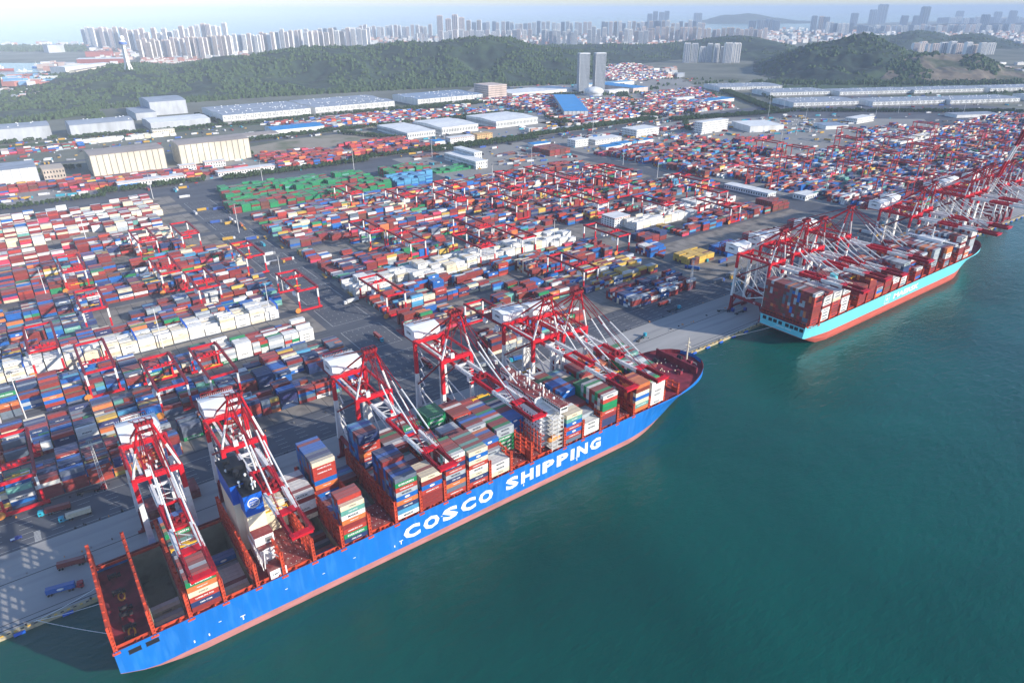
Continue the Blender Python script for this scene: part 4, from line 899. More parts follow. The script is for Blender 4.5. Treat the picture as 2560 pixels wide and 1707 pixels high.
for k in range(14):
    if k != 6: b.bx(X2-.32, X2-.2, -37+k*1.0, -36.35+k*1.0, ZD2-6.3, ZD2-5.5)
b.build('stern_name', M['paint'], T2)
yt2 = ya2-.08
put_text('MAERSK', (X2+164, yt2, 11.6), 5.4, T2, bold=.04, width=48)
b = MB(); cx_, cz_ = X2+128, 11.8       # star in a rounded square
for (xa, xb, za, zc_) in ((-4.2, 4.2, 3.6, 4.2), (-4.2, 4.2, -4.2, -3.6), (-4.2, -3.6, -3.6, 3.6), (3.6, 4.2, -3.6, 3.6)): b.bx(cx_+xa, cx_+xb, yt2-.05, yt2, cz_+za, cz_+zc_)
n = len(b.v); b.v.append((cx_, yt2-.04, cz_))
for k in range(14):
    a = k*math.pi/7+math.pi/2; r = 3.1 if k % 2 == 0 else .9; b.v.append((cx_+r*math.cos(a), yt2-.04, cz_+r*math.sin(a)))
for k in range(14): b.f.append((n, n+1+k, n+1+(k+1) % 14)); b.m.append(0)
b.build('emblem', M['paint'], T2)
bx_ = X2+248
b = MB(); b.bx(bx_, bx_+11, YC2-14, YC2+14, ZD2, 37)
for z in (22, 25, 28, 31, 34): b.bx(bx_-.8, bx_+11.8, YC2-18, YC2+18, z, z+.2)
b.bx(bx_+3, bx_+8.5, ya2+.2, yb2-.2, 37, 39.6); b.bx(bx_-1, bx_+10, YC2-12, YC2+12, 37, 40.8)
hs2 = b.build('accommodation_block', M['paint'], T2)
b = MB()
for y in np.arange(ya2+1, yb2-2, 2.0): b.bx(bx_+2.92, bx_+2.97, y, y+1.5, 38, 39)
for z in (24, 27, 30, 33, 36): [b.bx(bx_-.06, bx_-.01, y, y+1, z, z+1) for y in np.arange(YC2-17, YC2+16, 2.6)]
b.bx(bx_+3.4, bx_+8, ya2+.12, ya2+.17, 38, 39); b.build('window', M['glass'], hs2)
b = MB(); b.beam((bx_+4, YC2, 40), (bx_+4, YC2, 52), 1.0); b.bx(bx_+3, bx_+5, YC2-5, YC2+5, 48, 48.4); rn = random.Random(4)
for k in range(20): x = bx_+rn.uniform(1, 9); y = YC2+rn.uniform(-18, 18); b.bx(x-.25, x+.25, y-.25, y+.25, 39.6, 40.4+rn.uniform(.6, 2.4))
b.build('radar_mast', M['white'], T2)
b = MB(); b.tube((X2+60, YC2-5, ZD2), (X2+60, YC2-5, 46), 3.4, k=14); b.build('funnel', M['hullteal'], T2)
b = MB(); b.tube((X2+344, YC2, ZD2), (X2+344, YC2, ZD2+18), .7, .3, k=8); b.bx(X2+343, X2+345, YC2-2, YC2+2, ZD2+12, ZD2+12.3); b.build('foremast', M['cream'], T2)
MK = dict(maroon=30, red=6, grey=22, white=14, orange=6, navy=6, brown=8, blue=3, slate=6)
random.seed(5)
rows2 = 18
b2 = {0: [(0, 17, 10, dict(maroon=40, brown=12, slate=8, grey=6, orange=3, red=6, blue=2))], 1: [(0, 4, 9, MK), (5, 17, 8, MK)], 2: [(0, 2, 8, dict(white=5, maroon=2)), (3, 17, 8, dict(grey=6, white=3, maroon=1))],
      3: [(0, 3, 9, dict(white=5, grey=4, maroon=1)), (4, 17, 8, MK)], 4: [(6, 17, 4, MK)], 5: [(0, 17, 6, dict(maroon=8, grey=1, brown=2))], 6: [(0, 6, 8, dict(orange=2, maroon=6)), (7, 17, 6, MK)], 7: [(0, 2, 4, MK), (8, 17, 6, MK)],
      8: [(0, 5, 7, MK), (6, 17, 6, MK)], 9: [(0, 2, 4, dict(white=3, maroon=2)), (5, 17, 6, MK)], 10: [(0, 8, 8, MK), (9, 17, 6, MK)], 11: [(6, 17, 5, MK)], 12: [(0, 1, 4, MK), (8, 17, 7, dict(orange=3, maroon=4, grey=3))], 13: [(5, 17, 5, MK)], 14: [(0, 3, 4, MK), (4, 17, 6, MK)],
      15: [(2, 17, 7, dict(orange=4, maroon=5, grey=3))], 16: [(0, 17, 7, MK)], 18: [(0, 8, 9, MK), (9, 17, 8, MK)], 19: [(0, 4, 4, MK), (5, 17, 8, MK)], 20: [(1, 16, 9, MK)], 21: [(5, 12, 3, MK)]}
NEAR2 = {0: ['white', 'red', 'red', 'red', 'maroon', 'maroon', 'maroon', 'maroon', 'red', 'red'], 1: ['maroon', 'white', 'white', 'white', 'maroon', 'white', 'white', 'white', 'white'], 2: ['white', 'white', 'cream', 'red', 'red', 'maroon', 'maroon', 'red'], 3: ['cream', 'grey', 'white', 'maroon', 'white', 'white', 'white', 'white', 'white']}
for bk, bl in b2.items():
    bl = [(a, min(b__, rows2-1), *r) for a, b__, *r in bl]
    ship_bay(P2[bk], P2[bk+1], bk, bl, ZD2+2.2, ya2+1.2, MK, NEAR2.get(bk), 'pale')

# ------------------------------------------------------------------ yard containers
ybox = []     # x, y, z, L, colour, rot
def add_y(x, y, z, L, c, rot=0.0): ybox.append((x, y, z, L, c, rot))
P_MIX = dict(maroon=46, red=13, orange=3, navy=14, blue=11, skyblue=4, white=5, cream=5, grey=4, teal=4, green=3, yellow=3, pink=2, brown=5, slate=5)
P_NAVY = dict(maroon=30, red=9, orange=3, navy=24, blue=13, skyblue=3, white=5, cream=4, grey=3, teal=3, green=3, yellow=4, slate=6)
P_WHT = dict(white=18, cream=16, maroon=30, pink=4, grey=8, red=5, blue=4, navy=3, teal=2)
P_GRN = dict(green=10, maroon=7, brown=1, teal=0.3)
P_RED = dict(maroon=30, red=12, pink=7, orange=4, navy=6, white=4, blue=4, yellow=2, brown=5)
P_DST = dict(maroon=30, red=8, pink=3, blue=9, navy=7, white=12, cream=6, grey=10, teal=3, orange=3, brown=5)
yr = random.Random(11)
def stack_block(x0, x1, y0, nrows, pal, hmin, hmax, fill, seed, dx=12.9, dy=2.95, z0=0.03, clump=0.02, half=0.12, rot=0.0, org=None, h=2.7):
    nx = int((x1-x0)/dx)
    for i in range(nx):
        x = x0+dx*(i+.5); run = None
        base = vnoise(np.float64(x*clump*1.3+seed), np.float64(y0*.05+seed*3.1))
        col = pick(pal, yr)
        gl_ = 0; hg = 1; on = True
        for j in range(nrows):
            y = y0+dy*j
            if gl_ <= 0:
                n = vnoise(np.float64(x*clump+seed*1.7), np.float64(y*clump*2.2+seed)); on = n < fill+.07+.08*(base-.5)
                gl_ = yr.choice((1, 2, 3, 3, 4, 5, 6)) if fill < 1.05 else nrows
                hg = hmin+(hmax-hmin)*float(np.clip(.7*yr.random()+.65*base, 0, 1))
                if fill < .9 and yr.random() < .13: gl_ = 1; on = False
            gl_ -= 1
            if not on: continue
            t = max(1, int(round(hg+(yr.choice((-1, 0, 0, 0, 0)) if hg > 1.6 else 0))))
            if yr.random() < .3: col = pick(pal, yr)
            two = yr.random() < half
            for k in range(t):
                c = col if yr.random() < .45 else pick(pal, yr)
                xx, yy = x, y
                if org is not None:
                    cc, ss = math.cos(rot), math.sin(rot); ax, ay = x-org[0], y-org[1]; xx = org[0]+ax*cc-ay*ss; yy = org[1]+ax*ss+ay*cc
                if two:
                    for q in (-3.06, 3.06): add_y(xx+q*math.cos(rot), yy+q*math.sin(rot), z0+k*h, 5.9, pick(pal, yr), rot)
                else: add_y(xx, yy, z0+k*h, 12.19, c, rot)
# western blocks between the crane lanes
for k, y in enumerate([96+61*i for i in range(12)]):
    pal = P_NAVY if k < 6 else (P_MIX if k < 8 else P_WHT)
    nr = 13
    x0 = -150 if k > 0 else -150; x1 = 200 if k < 7 else (170 if k < 10 else 180)
    if k == 3:       # white reefers stand in front
        stack_block(-40, 188, y-8+1, 7, 'x' and dict(white=10, cream=2), 3, 4.6, .93, 3, half=0)
        stack_block(-150, -40, y+3, nr, pal, 1, 4.5, .62, k); stack_block(-40, 200, y+21, 9, pal, 1, 4.5, .7, k); continue
    if k == 0: stack_block(-150, 60, y+4, 13, pal, 2, 5, .66, k); stack_block(60, 190, y+18, 7, pal, 1, 5, .45, k+.5); stack_block(-46, 58, y+5, 5, P_NAVY, 3, 5, .9, 2); continue
    if k == 2: stack_block(-150, 110, y-7, nr, pal, 2, 5, .68, k); stack_block(110, 190, y-9, 8, dict(white=8, grey=3, maroon=4, red=2, green=1, blue=1), 3, 5, .8, 4); continue
    stack_block(x0, x1, y+1 if k != 1 else y-5, nr, pal, 1.4 if k < 8 else 2.2, 4.4, .66 if k != 9 else .5, k, clump=.022)
# eastern blocks
for k, y in enumerate([96+61*i for i in range(9)]):
    pal = P_MIX
    if k == 0: stack_block(290, 330, y-2, 8, dict(grey=3, cream=2, maroon=3, navy=2), 3, 5, .9, 5); stack_block(335, 400, y+6, 12, pal, 1, 4, .55, 2.2); stack_block(448, 540, y-4, 12, dict(maroon=8, navy=5, blue=4, white=3, cream=2, skyblue=1, slate=2), 2, 4.4, .8, 8); continue
    if k == 1: stack_block(258, 440, y-3, 14, pal, 1, 4.6, .5, 12); stack_block(440, 545, y-10, 16, dict(yellow=4, maroon=4, navy=2, grey=1, blue=1, white=1), 1, 3.8, .72, 13); stack_block(585, 625, y-20, 9, dict(yellow=8, brown=3), 2.8, 3.2, 1.2, 5, half=0); stack_block(640, 680, y-25, 9, dict(blue=2, navy=1), 2, 3, .8, 6); continue
    if k == 2: stack_block(258, 545, y-4, 15, pal, 1, 4.6, .62, 14); stack_block(570, 608, y-35, 8, dict(maroon=8, blue=6, white=2, red=2, navy=2), 3.6, 4.2, 1.2, 15, half=0); stack_block(660, 850, y-4, 15, pal, 1, 4, .6, 16); stack_block(600, 640, y+2, 10, dict(maroon=1, navy=1), 1, 4, .6, 16); continue
    if k == 3:
        stack_block(255, 550, y-6, 12, dict(white=12, cream=1.5), 2, 4.7, .8, 17, half=0); stack_block(258, 550, y+31, 5, P_MIX, 1, 4, .6, 19)
        stack_block(632, 752, y-15, 10, dict(white=12, cream=3), 2.5, 4.3, .95, 18, half=0); stack_block(690, 850, y-4, 14, dict(white=8, maroon=6, red=2), 2, 4, .75, 20); continue
    stack_block(258 if k < 8 else 262, 905 - (k-4)*14 if k < 9 else 600, y-4, 14, pal if k != 7 else dict(P_MIX, white=14, cream=10), 1, 4.2, .68 if k < 7 else .74, 21+k, clump=.02)
stack_block(250, 500, 655, 17, P_GRN, 2, 4.6, .84, 31, dx=12.9, clump=.012)
stack_block(262, 500, 722, 14, dict(P_GRN, green=14), 1, 4.2, .8, 34, clump=.012); stack_block(270, 505, 775, 11, dict(green=14, maroon=2, teal=1), 1, 3.4, .7, 36)
stack_block(520, 602, 716, 14, P_GRN, 3, 5, .78, 32); stack_block(602, 690, 700, 12, dict(green=1), 1, 1.6, .6, 35)
stack_block(500, 570, 650, 15, dict(skyblue=4, blue=1), 2, 5.4, .8, 33, half=0); stack_block(575, 600, 690, 6, dict(skyblue=2), 4, 4.6, 1.2, 33, half=0)
stack_block(852, 912, 703, 19, dict(brown=6, maroon=6, red=1), 3.4, 4.2, 1.2, 37, half=0)
stack_block(845, 885, 214, 10, dict(maroon=6, brown=4), 4, 5, 1.2, 38, half=0)
# eastern terminal and inland depots
for k, y in enumerate(range(408, 640, 34)): stack_block(940, 1235-k*6, y, 9, P_MIX if k else dict(P_MIX, yellow=12, brown=14, navy=10), 1, 5, .72, 40+k)
stack_block(1240, 1360, 560, 8, P_RED, 2, 3.6, .8, 47); stack_block(1440, 1700, 400, 16, P_DST, 1, 3.4, .55, 48); stack_block(1500, 1760, 470, 10, P_DST, 1, 3.2, .5, 49)
for k, y in enumerate(range(70, 400, 35)):
    stack_block(958 if y > 100 else 1180, 2150, y, 9, dict(P_NAVY, blue=20) if k % 3 else dict(P_DST, white=25), 1, 3.8, .66 if y > 100 else .4, 50+k)
stack_block(1460, 1640, 345, 10, dict(white=10, cream=2), 3, 4.4, 1.1, 61, half=0)
for k, y in enumerate(range(900, 1022, 24)): stack_block(-80 if k < 4 else 300, 130 if k else 420, y+30, 6, P_RED, 1, 4, .6, 70+k); stack_block(400, 730, y, 6, P_RED, 1, 4.4, .66, 75+k)
stack_block(130, 320, 985, 8, P_RED, 1, 2.6, .7, 79)
stack_block(-60, 160, 1350, 14, P_DST, 1, 3.6, .7, 81); stack_block(150, 350, 1395, 8, dict(white=5, cream=1), 2, 3, .8, 83)
for k, y in enumerate(range(1240, 1420, 34)): stack_block(560, 1150, y, 7, dict(P_DST, blue=16), 1, 3, .5, 84+k)
for k, y in enumerate(range(960, 1480, 32)): stack_block(1160 if y < 1100 else 1210, 1620-(0 if y < 1250 else 150), y, 8, P_DST, 1, 4.2, .7, 95+k)
for k, y in enumerate(range(930, 1290, 32)): stack_block(1440+k*26, 1720+k*26, y, 8, P_DST, 1, 4.2, .72, 115+k)
for k, y in enumerate(range(1660, 2260, 36)): stack_block(1960+k*22, 2330+k*22, y, 8, dict(P_DST, white=30), 1, 4.2, .8, 130+k)
p0 = at(400, 238); stack_block(p0[0]+90, p0[0]+440, p0[1]+20, 4, P_RED, 1, 3, .8, 150)
stack_block(930, 1010, 1040, 9, dict(orange=6, red=5, green=2, teal=2), 1, 1.4, .7, 152)

stack_block(930, 1120, 640, 9, P_RED, 1, 3.4, .6, 160); stack_block(1060, 1250, 690, 7, P_MIX, 1, 3, .55, 161); stack_block(1040, 1160, 800, 7, P_DST, 1, 2.4, .5, 162); stack_block(1240, 1390, 770, 8, P_DST, 1, 2.6, .5, 163)
for k, (x, y) in enumerate(((740, 700), (800, 720), (770, 760), (640, 840))): stack_block(x, x+52, y, 6, dict(orange=3, navy=2, brown=3, grey=1), 1, 1.2, .7, 170+k, h=1.6)
# choose the individuals: the containers of the blue ship that show largest
for bx__ in boxes:
    p = np.array([bx__['x'], bx__['y'], bx__['z']+1.3]); bx__['d'] = np.linalg.norm(p-CAM); bx__['score'] = bx__['d'] - (30 if bx__['side'] else 0)
cand = sorted([q for q in boxes if q['vis'] and q['ship'] != 'pale'], key=lambda q: q['score'])[:286]
ids = set(id(q) for q in cand)
GRP = 'containers stowed on the blue ship'
baynames = sorted(set(q['bay'] for q in cand))
seen = set()
for q in cand:
    L_ = q['L']-.1; o = bpy.data.objects.new('container', container_mesh(q['c'], L_)); COL.objects.link(o); o.location = (q['x'], q['y'], q['z'])
    c = CNAME[q['c']]; bn = 'between the %s and %s cross-deck frames from the stern' % (ORD[q['bay']], ORD[q['bay']+1])
    bn = "%s bay from the blue ship's stern" % ORD[q['bay']]
    if q['ship'] == 'hold': lab = '%s container down in open hold, %s row, %s' % (c, ORD[q['row']], bn)
    else:
        tr = 'top tier' if q['top'] else '%s tier' % ORD[q['tier']]
        lab = '%s container, %s, %s row from sea, %s' % (c, tr, ORD[q['row']], bn)
    if lab in seen: lab = lab.replace('container', 'container lower', 1)
    seen.add(lab)
    tag(o, lab, 'container', GRP)
    if q['side'] and CTXT.get(q['c']) and (q['row'] == 0 or random.random() < .8):
        if q['c'] == 'blue':
            k = 'oval'
            if k not in _txt:
                bb = MB(); n = 16; bb.v = [(1.5*math.cos(2*math.pi*i/n), 0, .62*math.sin(2*math.pi*i/n)) for i in range(n)]; bb.f = [tuple(range(n))]; bb.m = [0]
                me = bpy.data.meshes.new('emblem'); me.from_pydata(bb.v, [], bb.f); me.materials.append(M['paint']); _txt[k] = me
            l_ = bpy.data.objects.new('emblem', _txt[k]); COL.objects.link(l_); l_.parent = o; l_.location = (0, -1.235, 1.35)
        else:
            t_ = CTXT[q['c']]; mk = M['ink'] if q['c'] in ('white', 'cream', 'grey', 'yellow') else M['paint']
            put_text(t_, (0 if len(t_) > 4 else .5, -1.235, 1.35), 1.15 if t_ in ('EVERGREEN', 'MAERSK') else .8, o, bold=.02, m=mk, width=(8.4 if t_ == 'EVERGREEN' else 5.6 if t_ == 'MAERSK' else 4.6 if t_ == 'CHINA SHIPPING' else None))
def mass_containers(name, L, label, mats=None):
    n = len(L); C = np.array([(a[0], a[1], a[2]+1.345) for a in L]); Sz = np.array([(a[3]-.12, 2.42, 2.66) for a in L])
    K = np.array([CC[a[4]] for a in L]); r = np.random.default_rng(3); K = K*(1+r.uniform(-.18, .18, (n, 1))) + r.uniform(0, .015, (n, 3))
    o = mass_boxes(name, C, Sz, K, M['tint'], R=np.array([a[5] for a in L]))
    return tag(o, label, 'containers', kind='stuff')
rest1 = [(q['x'], q['y'], q['z'], q['L'], q['c'], 0.0) for q in boxes if id(q) not in ids and q['ship'] != 'pale']
rest2 = [(q['x'], q['y'], q['z'], q['L'], q['c'], 0.0) for q in boxes if q['ship'] == 'pale']
m1 = mass_containers('stowed_containers', rest1, 'many coloured containers stacked on the forward and far parts of the blue ship')
m2 = mass_containers('stowed_containers', rest2, 'mostly maroon and grey containers stacked on the pale blue ship')
m3 = mass_containers('yard_containers', ybox, 'thousands of coloured containers stacked in rows over the yards and depots')
# flat lettering on nearer stacked containers
def mass_text(name, L, parent, maxd, prob, seed):
    rr = random.Random(seed); V = []; Fs = []; mi = []; off = 0; Ls = {(round(a[0], 1), round(a[1], 1), round(a[2], 1)) for a in L}
    for a in L:
        x, y, z, ln, c, rot = a
        if ln < 8 or rot or rr.random() > prob: continue
        if math.hypot(x-CAM[0], y-CAM[1]) > maxd: continue
        if c == 'blue': t_ = None
        else:
            t_ = CTXT.get(c)
            if not t_: continue
        if t_ is None:
            pts = [(1.5*math.cos(2*math.pi*i/10), 0, .62*math.sin(2*math.pi*i/10)) for i in range(10)]; fc = [tuple(range(10))]; k = 0; wd = None
        else:
            me = text_mesh(t_, 1.15 if t_ in ('EVERGREEN', 'MAERSK') else .8, 1.0, .02, M['paint']); pts = [tuple(v.co) for v in me.vertices]; fc = [tuple(p.vertices) for p in me.polygons]
            k = 1 if c in ('white', 'cream', 'grey', 'yellow') else 0
        V += [(x+p[0], y-1.235, z+1.35+p[2]) for p in pts]; Fs += [tuple(i+off for i in f) for f in fc]; mi += [k]*len(fc); off += len(pts)
    me = bpy.data.meshes.new(name); me.from_pydata(V, [], Fs); me.materials.append(M['paint']); me.materials.append(M['ink']); me.polygons.foreach_set('material_index', mi); me.update()
    o = bpy.data.objects.new(name, me); COL.objects.link(o); o.parent = parent; o['kind'] = 'stuff'; return o
mass_text('container_lettering', rest1, m1, 600, .5, 1); mass_text('container_lettering', ybox, m3, 720, .42, 2)
lb = [(bx_['x'], bx_['y'], bx_['z']) for bx_ in boxes if bx_['ship'] == 'pale' and bx_['row'] == 0 and bx_['c'] in ('white', 'grey', 'red')]
b = MB()
for x, y, z in lb: b.bx(x-3.2, x+3.6, y-1.26, y-1.22, z+.9, z+1.7)
o = b.build('container_lettering', M['ink'], m2); o['kind'] = 'stuff'
# blue service racks among the reefers
b = MB()
for x in (-14.5, 24.2, 62.9, 101.6, 140.3, 179): 
    for y in np.arange(273, 292, 3): b.bx(x-.5, x+.5, y, y+.3, 0, 12.5)
    for z in (2.6, 5.2, 7.8, 10.4, 12.5): b.bx(x-.6, x+.6, 272, 293, z, z+.2)
    tag(b.build('reefer_rack', M['tintb'] if 'tintb' in M else M['stackblue']), 'blue steel service rack standing between white refrigerated stacks in the west yard', 'rack', 'blue racks among the white stacks'); b = MB()

# ------------------------------------------------------------------ vehicles
TRUCKC = {'cyan': mat('cab_cyan', (0.03, 0.38, 0.50), 0.4), 'redcab': mat('cab_red', (0.35, 0.02, 0.03), 0.4), 'bluecab': mat('cab_blue', (0.03, 0.06, 0.30), 0.4), 'whitecab': mat('cab_white', (0.7, 0.7, 0.7), 0.4)}
def truck(loc, rz, cab, load, label, L=12.19):
    T = empty('truck', loc, rz)
    b = MB(); b.bx(7.3, 9.5, -1.2, 1.2, .6, 3.1); b.bx(7.5, 9.3, -1.1, 1.1, 3.1, 3.4); b.bx(6.9, 7.3, -1.1, 1.1, .8, 3.4); b.bx(2.5, 8, -.5, .5, .6, 1.0)
    c = b.build('cab', TRUCKC[cab], T); b = MB(); b.bx(9.48, 9.53, -1.0, 1.0, 1.8, 2.7); b.bx(7.9, 9.0, -1.23, -1.19, 1.8, 2.6); b.bx(7.9, 9.0, 1.19, 1.23, 1.8, 2.6); b.build('window', M['glass'], c)
    b = MB(); b.bx(-6.3, 6.2, -.55, .55, 1.05, 1.4); b.bx(-6.2, -5.9, -1.2, 1.2, 1.2, 1.45); b.bx(5.7, 6.0, -1.2, 1.2, 1.2, 1.45); [b.bx(x, x+.3, -1.2, 1.2, 1.1, 1.4) for x in (-3, 0, 3)]; b.build('trailer', M['dark'], T)
    for x in (-5.4, -4.1, 3.4, 4.8, 8.5):
        b = MB()
        for s_ in (-1, 1): b.tube((x, s_*.75, .52), (x, s_*1.2, .52), .52, k=12)
        b.build('axle_wheels', M['rubber'], T)
    tag(T, label, 'truck', 'container trucks')
    if load:
        o = bpy.data.objects.new('container', container_mesh(load, L)); COL.objects.link(o); o.location = (loc[0], loc[1], loc[2]+1.46); o.rotation_euler = (0, 0, rz)
        tag(o, '%s container on the %s' % (CNAME[load], label.split(',')[0]), 'container', 'containers on trucks')
        if load in ('white', 'cream'): put_text('MAERSK', (0, -1.235, 1.35), 1.1, o, m=M['ink'], bold=.02)
        if load == 'blue': l_ = bpy.data.objects.new('emblem', _txt['oval']) if 'oval' in _txt else None; (COL.objects.link(l_), setattr(l_, 'parent', o), setattr(l_, 'location', (0, -1.235, 1.35))) if l_ else None
    return T
def px7(x, y): return at(x*.38265, 1107+y*.38265)
def px5(x, y): return at(850+x*.38265, 550+y*.38265)
def mid(a, b_): return ((a[0]+b_[0])/2, (a[1]+b_[1])/2, .02)
def tr(a, b_, cab, load, label, **k):
    p = mid(a, b_); truck(p, math.atan2(b_[1]-a[1], b_[0]-a[0]), cab, load, label, **k)
tr(px7(305, 1000), px7(505, 945), 'redcab', 'blue', 'red terminal truck hauling a blue container on the apron')
tr(px7(375, 830), px7(570, 778), 'redcab', 'maroon', 'dark red truck hauling a maroon container behind the stern')
tr(px7(470, 425), px7(300, 470), 'cyan', 'maroon', 'cyan truck with a maroon container at the lane edge')
tr(px7(600, 455), px7(440, 505), 'cyan', 'cream', 'cyan truck with a cream container heading left')
tr(px7(520, 335), px7(640, 310), 'redcab', None, 'empty red truck trailer beside the lattice mast')
tr(px5(215, 745), px5(280, 800), 'cyan', 'red', 'cyan truck with an orange-red container in the parking lane')
tr(px5(530, 915), px5(590, 965), 'redcab', 'maroon', 'truck with a maroon container crossing behind the tall crane')
tr(px5(1225, 905), px5(1130, 925), 'cyan', 'blue', 'cyan truck with a bright blue container on the quay road')
tr(px5(925, 965), px5(985, 950), 'whitecab', 'grey', 'white truck with a grey container under the crane portal')
tr(px5(1940, 800), px5(1985, 765), 'cyan', None, 'cyan truck with an empty skeletal trailer on the sunlit apron')
tr(px5(2130, 605), px5(2215, 580), 'cyan', None, 'cyan truck with an empty trailer on the quay road by the stacks')
tr(px5(2075, 570), px5(2145, 545), 'whitecab', 'maroon', 'truck with a maroon container parked beside the eastern stacks')
tr(px5(2115, 250), px5(2050, 235), 'redcab', 'red', 'red truck with a red container by the yellow stacks')
tr(px5(2340, 330), px5(2280, 320), 'bluecab', 'blue', 'blue truck with a blue container near the brown block')
tr(px5(110, 530), px5(60, 545), 'whitecab', 'white', 'white truck with a white container beside the white stacks')
tr(at(1660+340*.38265, 400+990*.38265), at(1660+440*.38265, 400+990*.38265), 'bluecab', None, 'dark truck with an empty trailer under crane 49 portal')
tr(at(1660+455*.38265, 400+1015*.38265), at(1660+530*.38265, 400+985*.38265), 'bluecab', None, 'second dark truck with an empty trailer near the pale ship stern')
tr(px5(700, 395), px5(760, 380), 'redcab', None, 'red truck with an empty trailer beside the white stacks lane')
tr(at(.38265*1590, 550+.38265*55), at(.38265*1570, 550+.38265*30), 'redcab', 'orange', 'red truck with an orange container high in the cross road')
ch = empty('trailer_chassis'); b = MB(); b.bx(-6.2, 6.2, -.9, -.6, 1.0, 1.35); b.bx(-6.2, 6.2, .6, .9, 1.0, 1.35); [b.bx(x, x+.35, -1.2, 1.2, 1.0, 1.4) for x in (-6.2, -3, 0, 3, 5.8)]; b.build('frame', M['yellow'], ch)
b = MB(); [b.tube((x, s_*.7, .5), (x, s_*1.2, .5), .5, k=10) for x in (-5, -3.7) for s_ in (-1, 1)]; b.build('wheels', M['rubber'], ch)
for i, (x, y) in enumerate(((1735, 120), (1840, 180), (2120, 370), (2290, 490), (1600, 60))):
    o = ch if i == 0 else copy_tree(ch); p = at(x*.38265, 550+y*.38265); o.location = (p[0], p[1], .02); o.rotation_euler.z = 1.45
    tag(o, 'empty yellow trailer chassis parked in the cross road, %s from the top' % ORD[(1, 2, 3, 4, 0)[i]], 'trailer', 'empty yellow chassis in the cross road')
# pickup
pk = empty('pickup', tuple(px7(108, 630)[:2])+(.02,), 0.05)
b = MB(); b.bx(-2.6, 2.6, -.95, .95, .45, 1.05); b.bx(-.4, 1.5, -.85, .85, 1.05, 1.75); b.build('body', TRUCKC['bluecab'], pk)
b = MB(); b.bx(-2.5, -.5, -.8, .8, 1.0, 1.1); b.build('load_bed', M['paint'], pk); b = MB(); [b.tube((x, s_*.7, .36), (x, s_*.98, .36), .36, k=10) for x in (-1.7, 1.7) for s_ in (-1, 1)]; b.build('wheels', M['rubber'], pk)
tag(pk, 'small blue pickup parked on the asphalt left of the apron', 'pickup')
# hatch covers lying on the quay
for x, y, n, lab in ((33, 50, 3, 'stack of red ship hatch covers on the apron beneath the first crane'), (48, 55, 3, 'pile of brown hatch covers behind the leg of the first crane'), (262, 50, 2, 'pinkish hatch covers on the apron under the yellow spreader'), (92, 52, 1, 'single red hatch cover lying beside the second crane')):
    T = empty('hatch_cover_stack', (x, y, 0)); tag(T, lab, 'hatch covers')
    for k in range(n): MB().bx(-6.6, 6.6, -6.5+k*.3, 6.5+k*.3, .2+k*1.8, 1.75+k*1.8).build('hatch_cover', M['deckred'], T)
# fenders, bollards, mooring lines
fd = MB(); fd.tube((-2.2, 0, 0), (2.2, 0, 0), .8, k=10); f0 = fd.build('fender', M['skyb'] if 'skyb' in M else M['bluefender'] if 'bluefender' in M else M['stackblue'])
tag(f0, 'blue cylindrical fender hanging at the quay edge', 'fender', 'fenders along the quay edge'); xs_ = [-37, -18, 1] + list(range(392, 500, 17)) + [870+i*17 for i in range(14)]
for i, x in enumerate(xs_):
    o = f0 if i == 0 else f0.copy()
    if i: COL.objects.link(o)
    o.location = (x, -1.9, -.9)
bo = MB(); bo.tube((0, 0, 0), (0, 0, .9), .35, .45, k=10); b0 = bo.build('bollard', M['dark']); tag(b0, 'squat black bollard on the quay edge', 'bollard', 'bollards on the quay edge')
for i in range(46):
    o = b0 if i == 0 else b0.copy()
    if i: COL.objects.link(o)
    o.location = (-60+i*26, .3, .25)
for i, (p, q, lab) in enumerate((((-3.4, -8, 12), (-28, .3, .8), 'mooring rope from the stern, highest of three'), ((-3.4, -20, 12), (-31, .3, .8), 'mooring rope from the stern, middle of three'), ((-3.4, -40, 11), (-30, .3, .8), 'mooring rope from the stern, longest and lowest'), ((384, -28, 19), (408, .3, .8), 'mooring rope from the bow of the blue ship'), ((504, -10, 12), (470, .3, .8), 'mooring rope from the pale ship stern, upper'), ((504, -26, 12), (462, .3, .8), 'mooring rope from the pale ship stern, lower'))):
    b = MB(); p = Vector(p); q = Vector(q); pr = p
    for k in range(1, 9):
        t = k/8; c_ = p.lerp(q, t); c_.z -= 4*t*(1-t)*.6; b.tube(pr, c_, .11, k=5, caps=False); pr = c_
    tag(b.build('mooring_rope', M['paint']), lab, 'rope', 'mooring ropes')
# loose things along the crane rails
# light masts
def mast(name, H, lattice=False):
    T = empty(name)
    if lattice:
        b = MB()
        for sx in (-1, 1):
            for sy in (-1, 1): b.beam((sx*1.1, sy*1.1, 0), (sx*.5, sy*.5, H), .16)
        z = 0
        while z < H-2:
            w = 1.1-.6*z/H; w2 = 1.1-.6*(z+2)/H
            for s_ in (-1, 1): b.beam((-w, s_*w, z), (w2, s_*w2, z+2), .09); b.beam((s_*w, -w, z), (s_*w2, w2, z+2), .09)
            z += 2
        b.build('lattice_pole', M['white'], T)
    else: MB().tube((0, 0, 0), (0, 0, H), .42, .2, k=8).build('pole', M['white'], T)
    b = MB(); b.tube((0, 0, H-.2), (0, 0, H+.1), 1.5, k=14)
    for i in range(8): a = i*math.pi/4; b.bx(1.6*math.cos(a)-.4, 1.6*math.cos(a)+.4, 1.6*math.sin(a)-.4, 1.6*math.sin(a)+.4, H-.8, H-.2)
    b.build('lamp_ring', M['louvre'], T)
    return T
mh = mast('light_mast', 37); ml = mast('light_mast', 34, True)
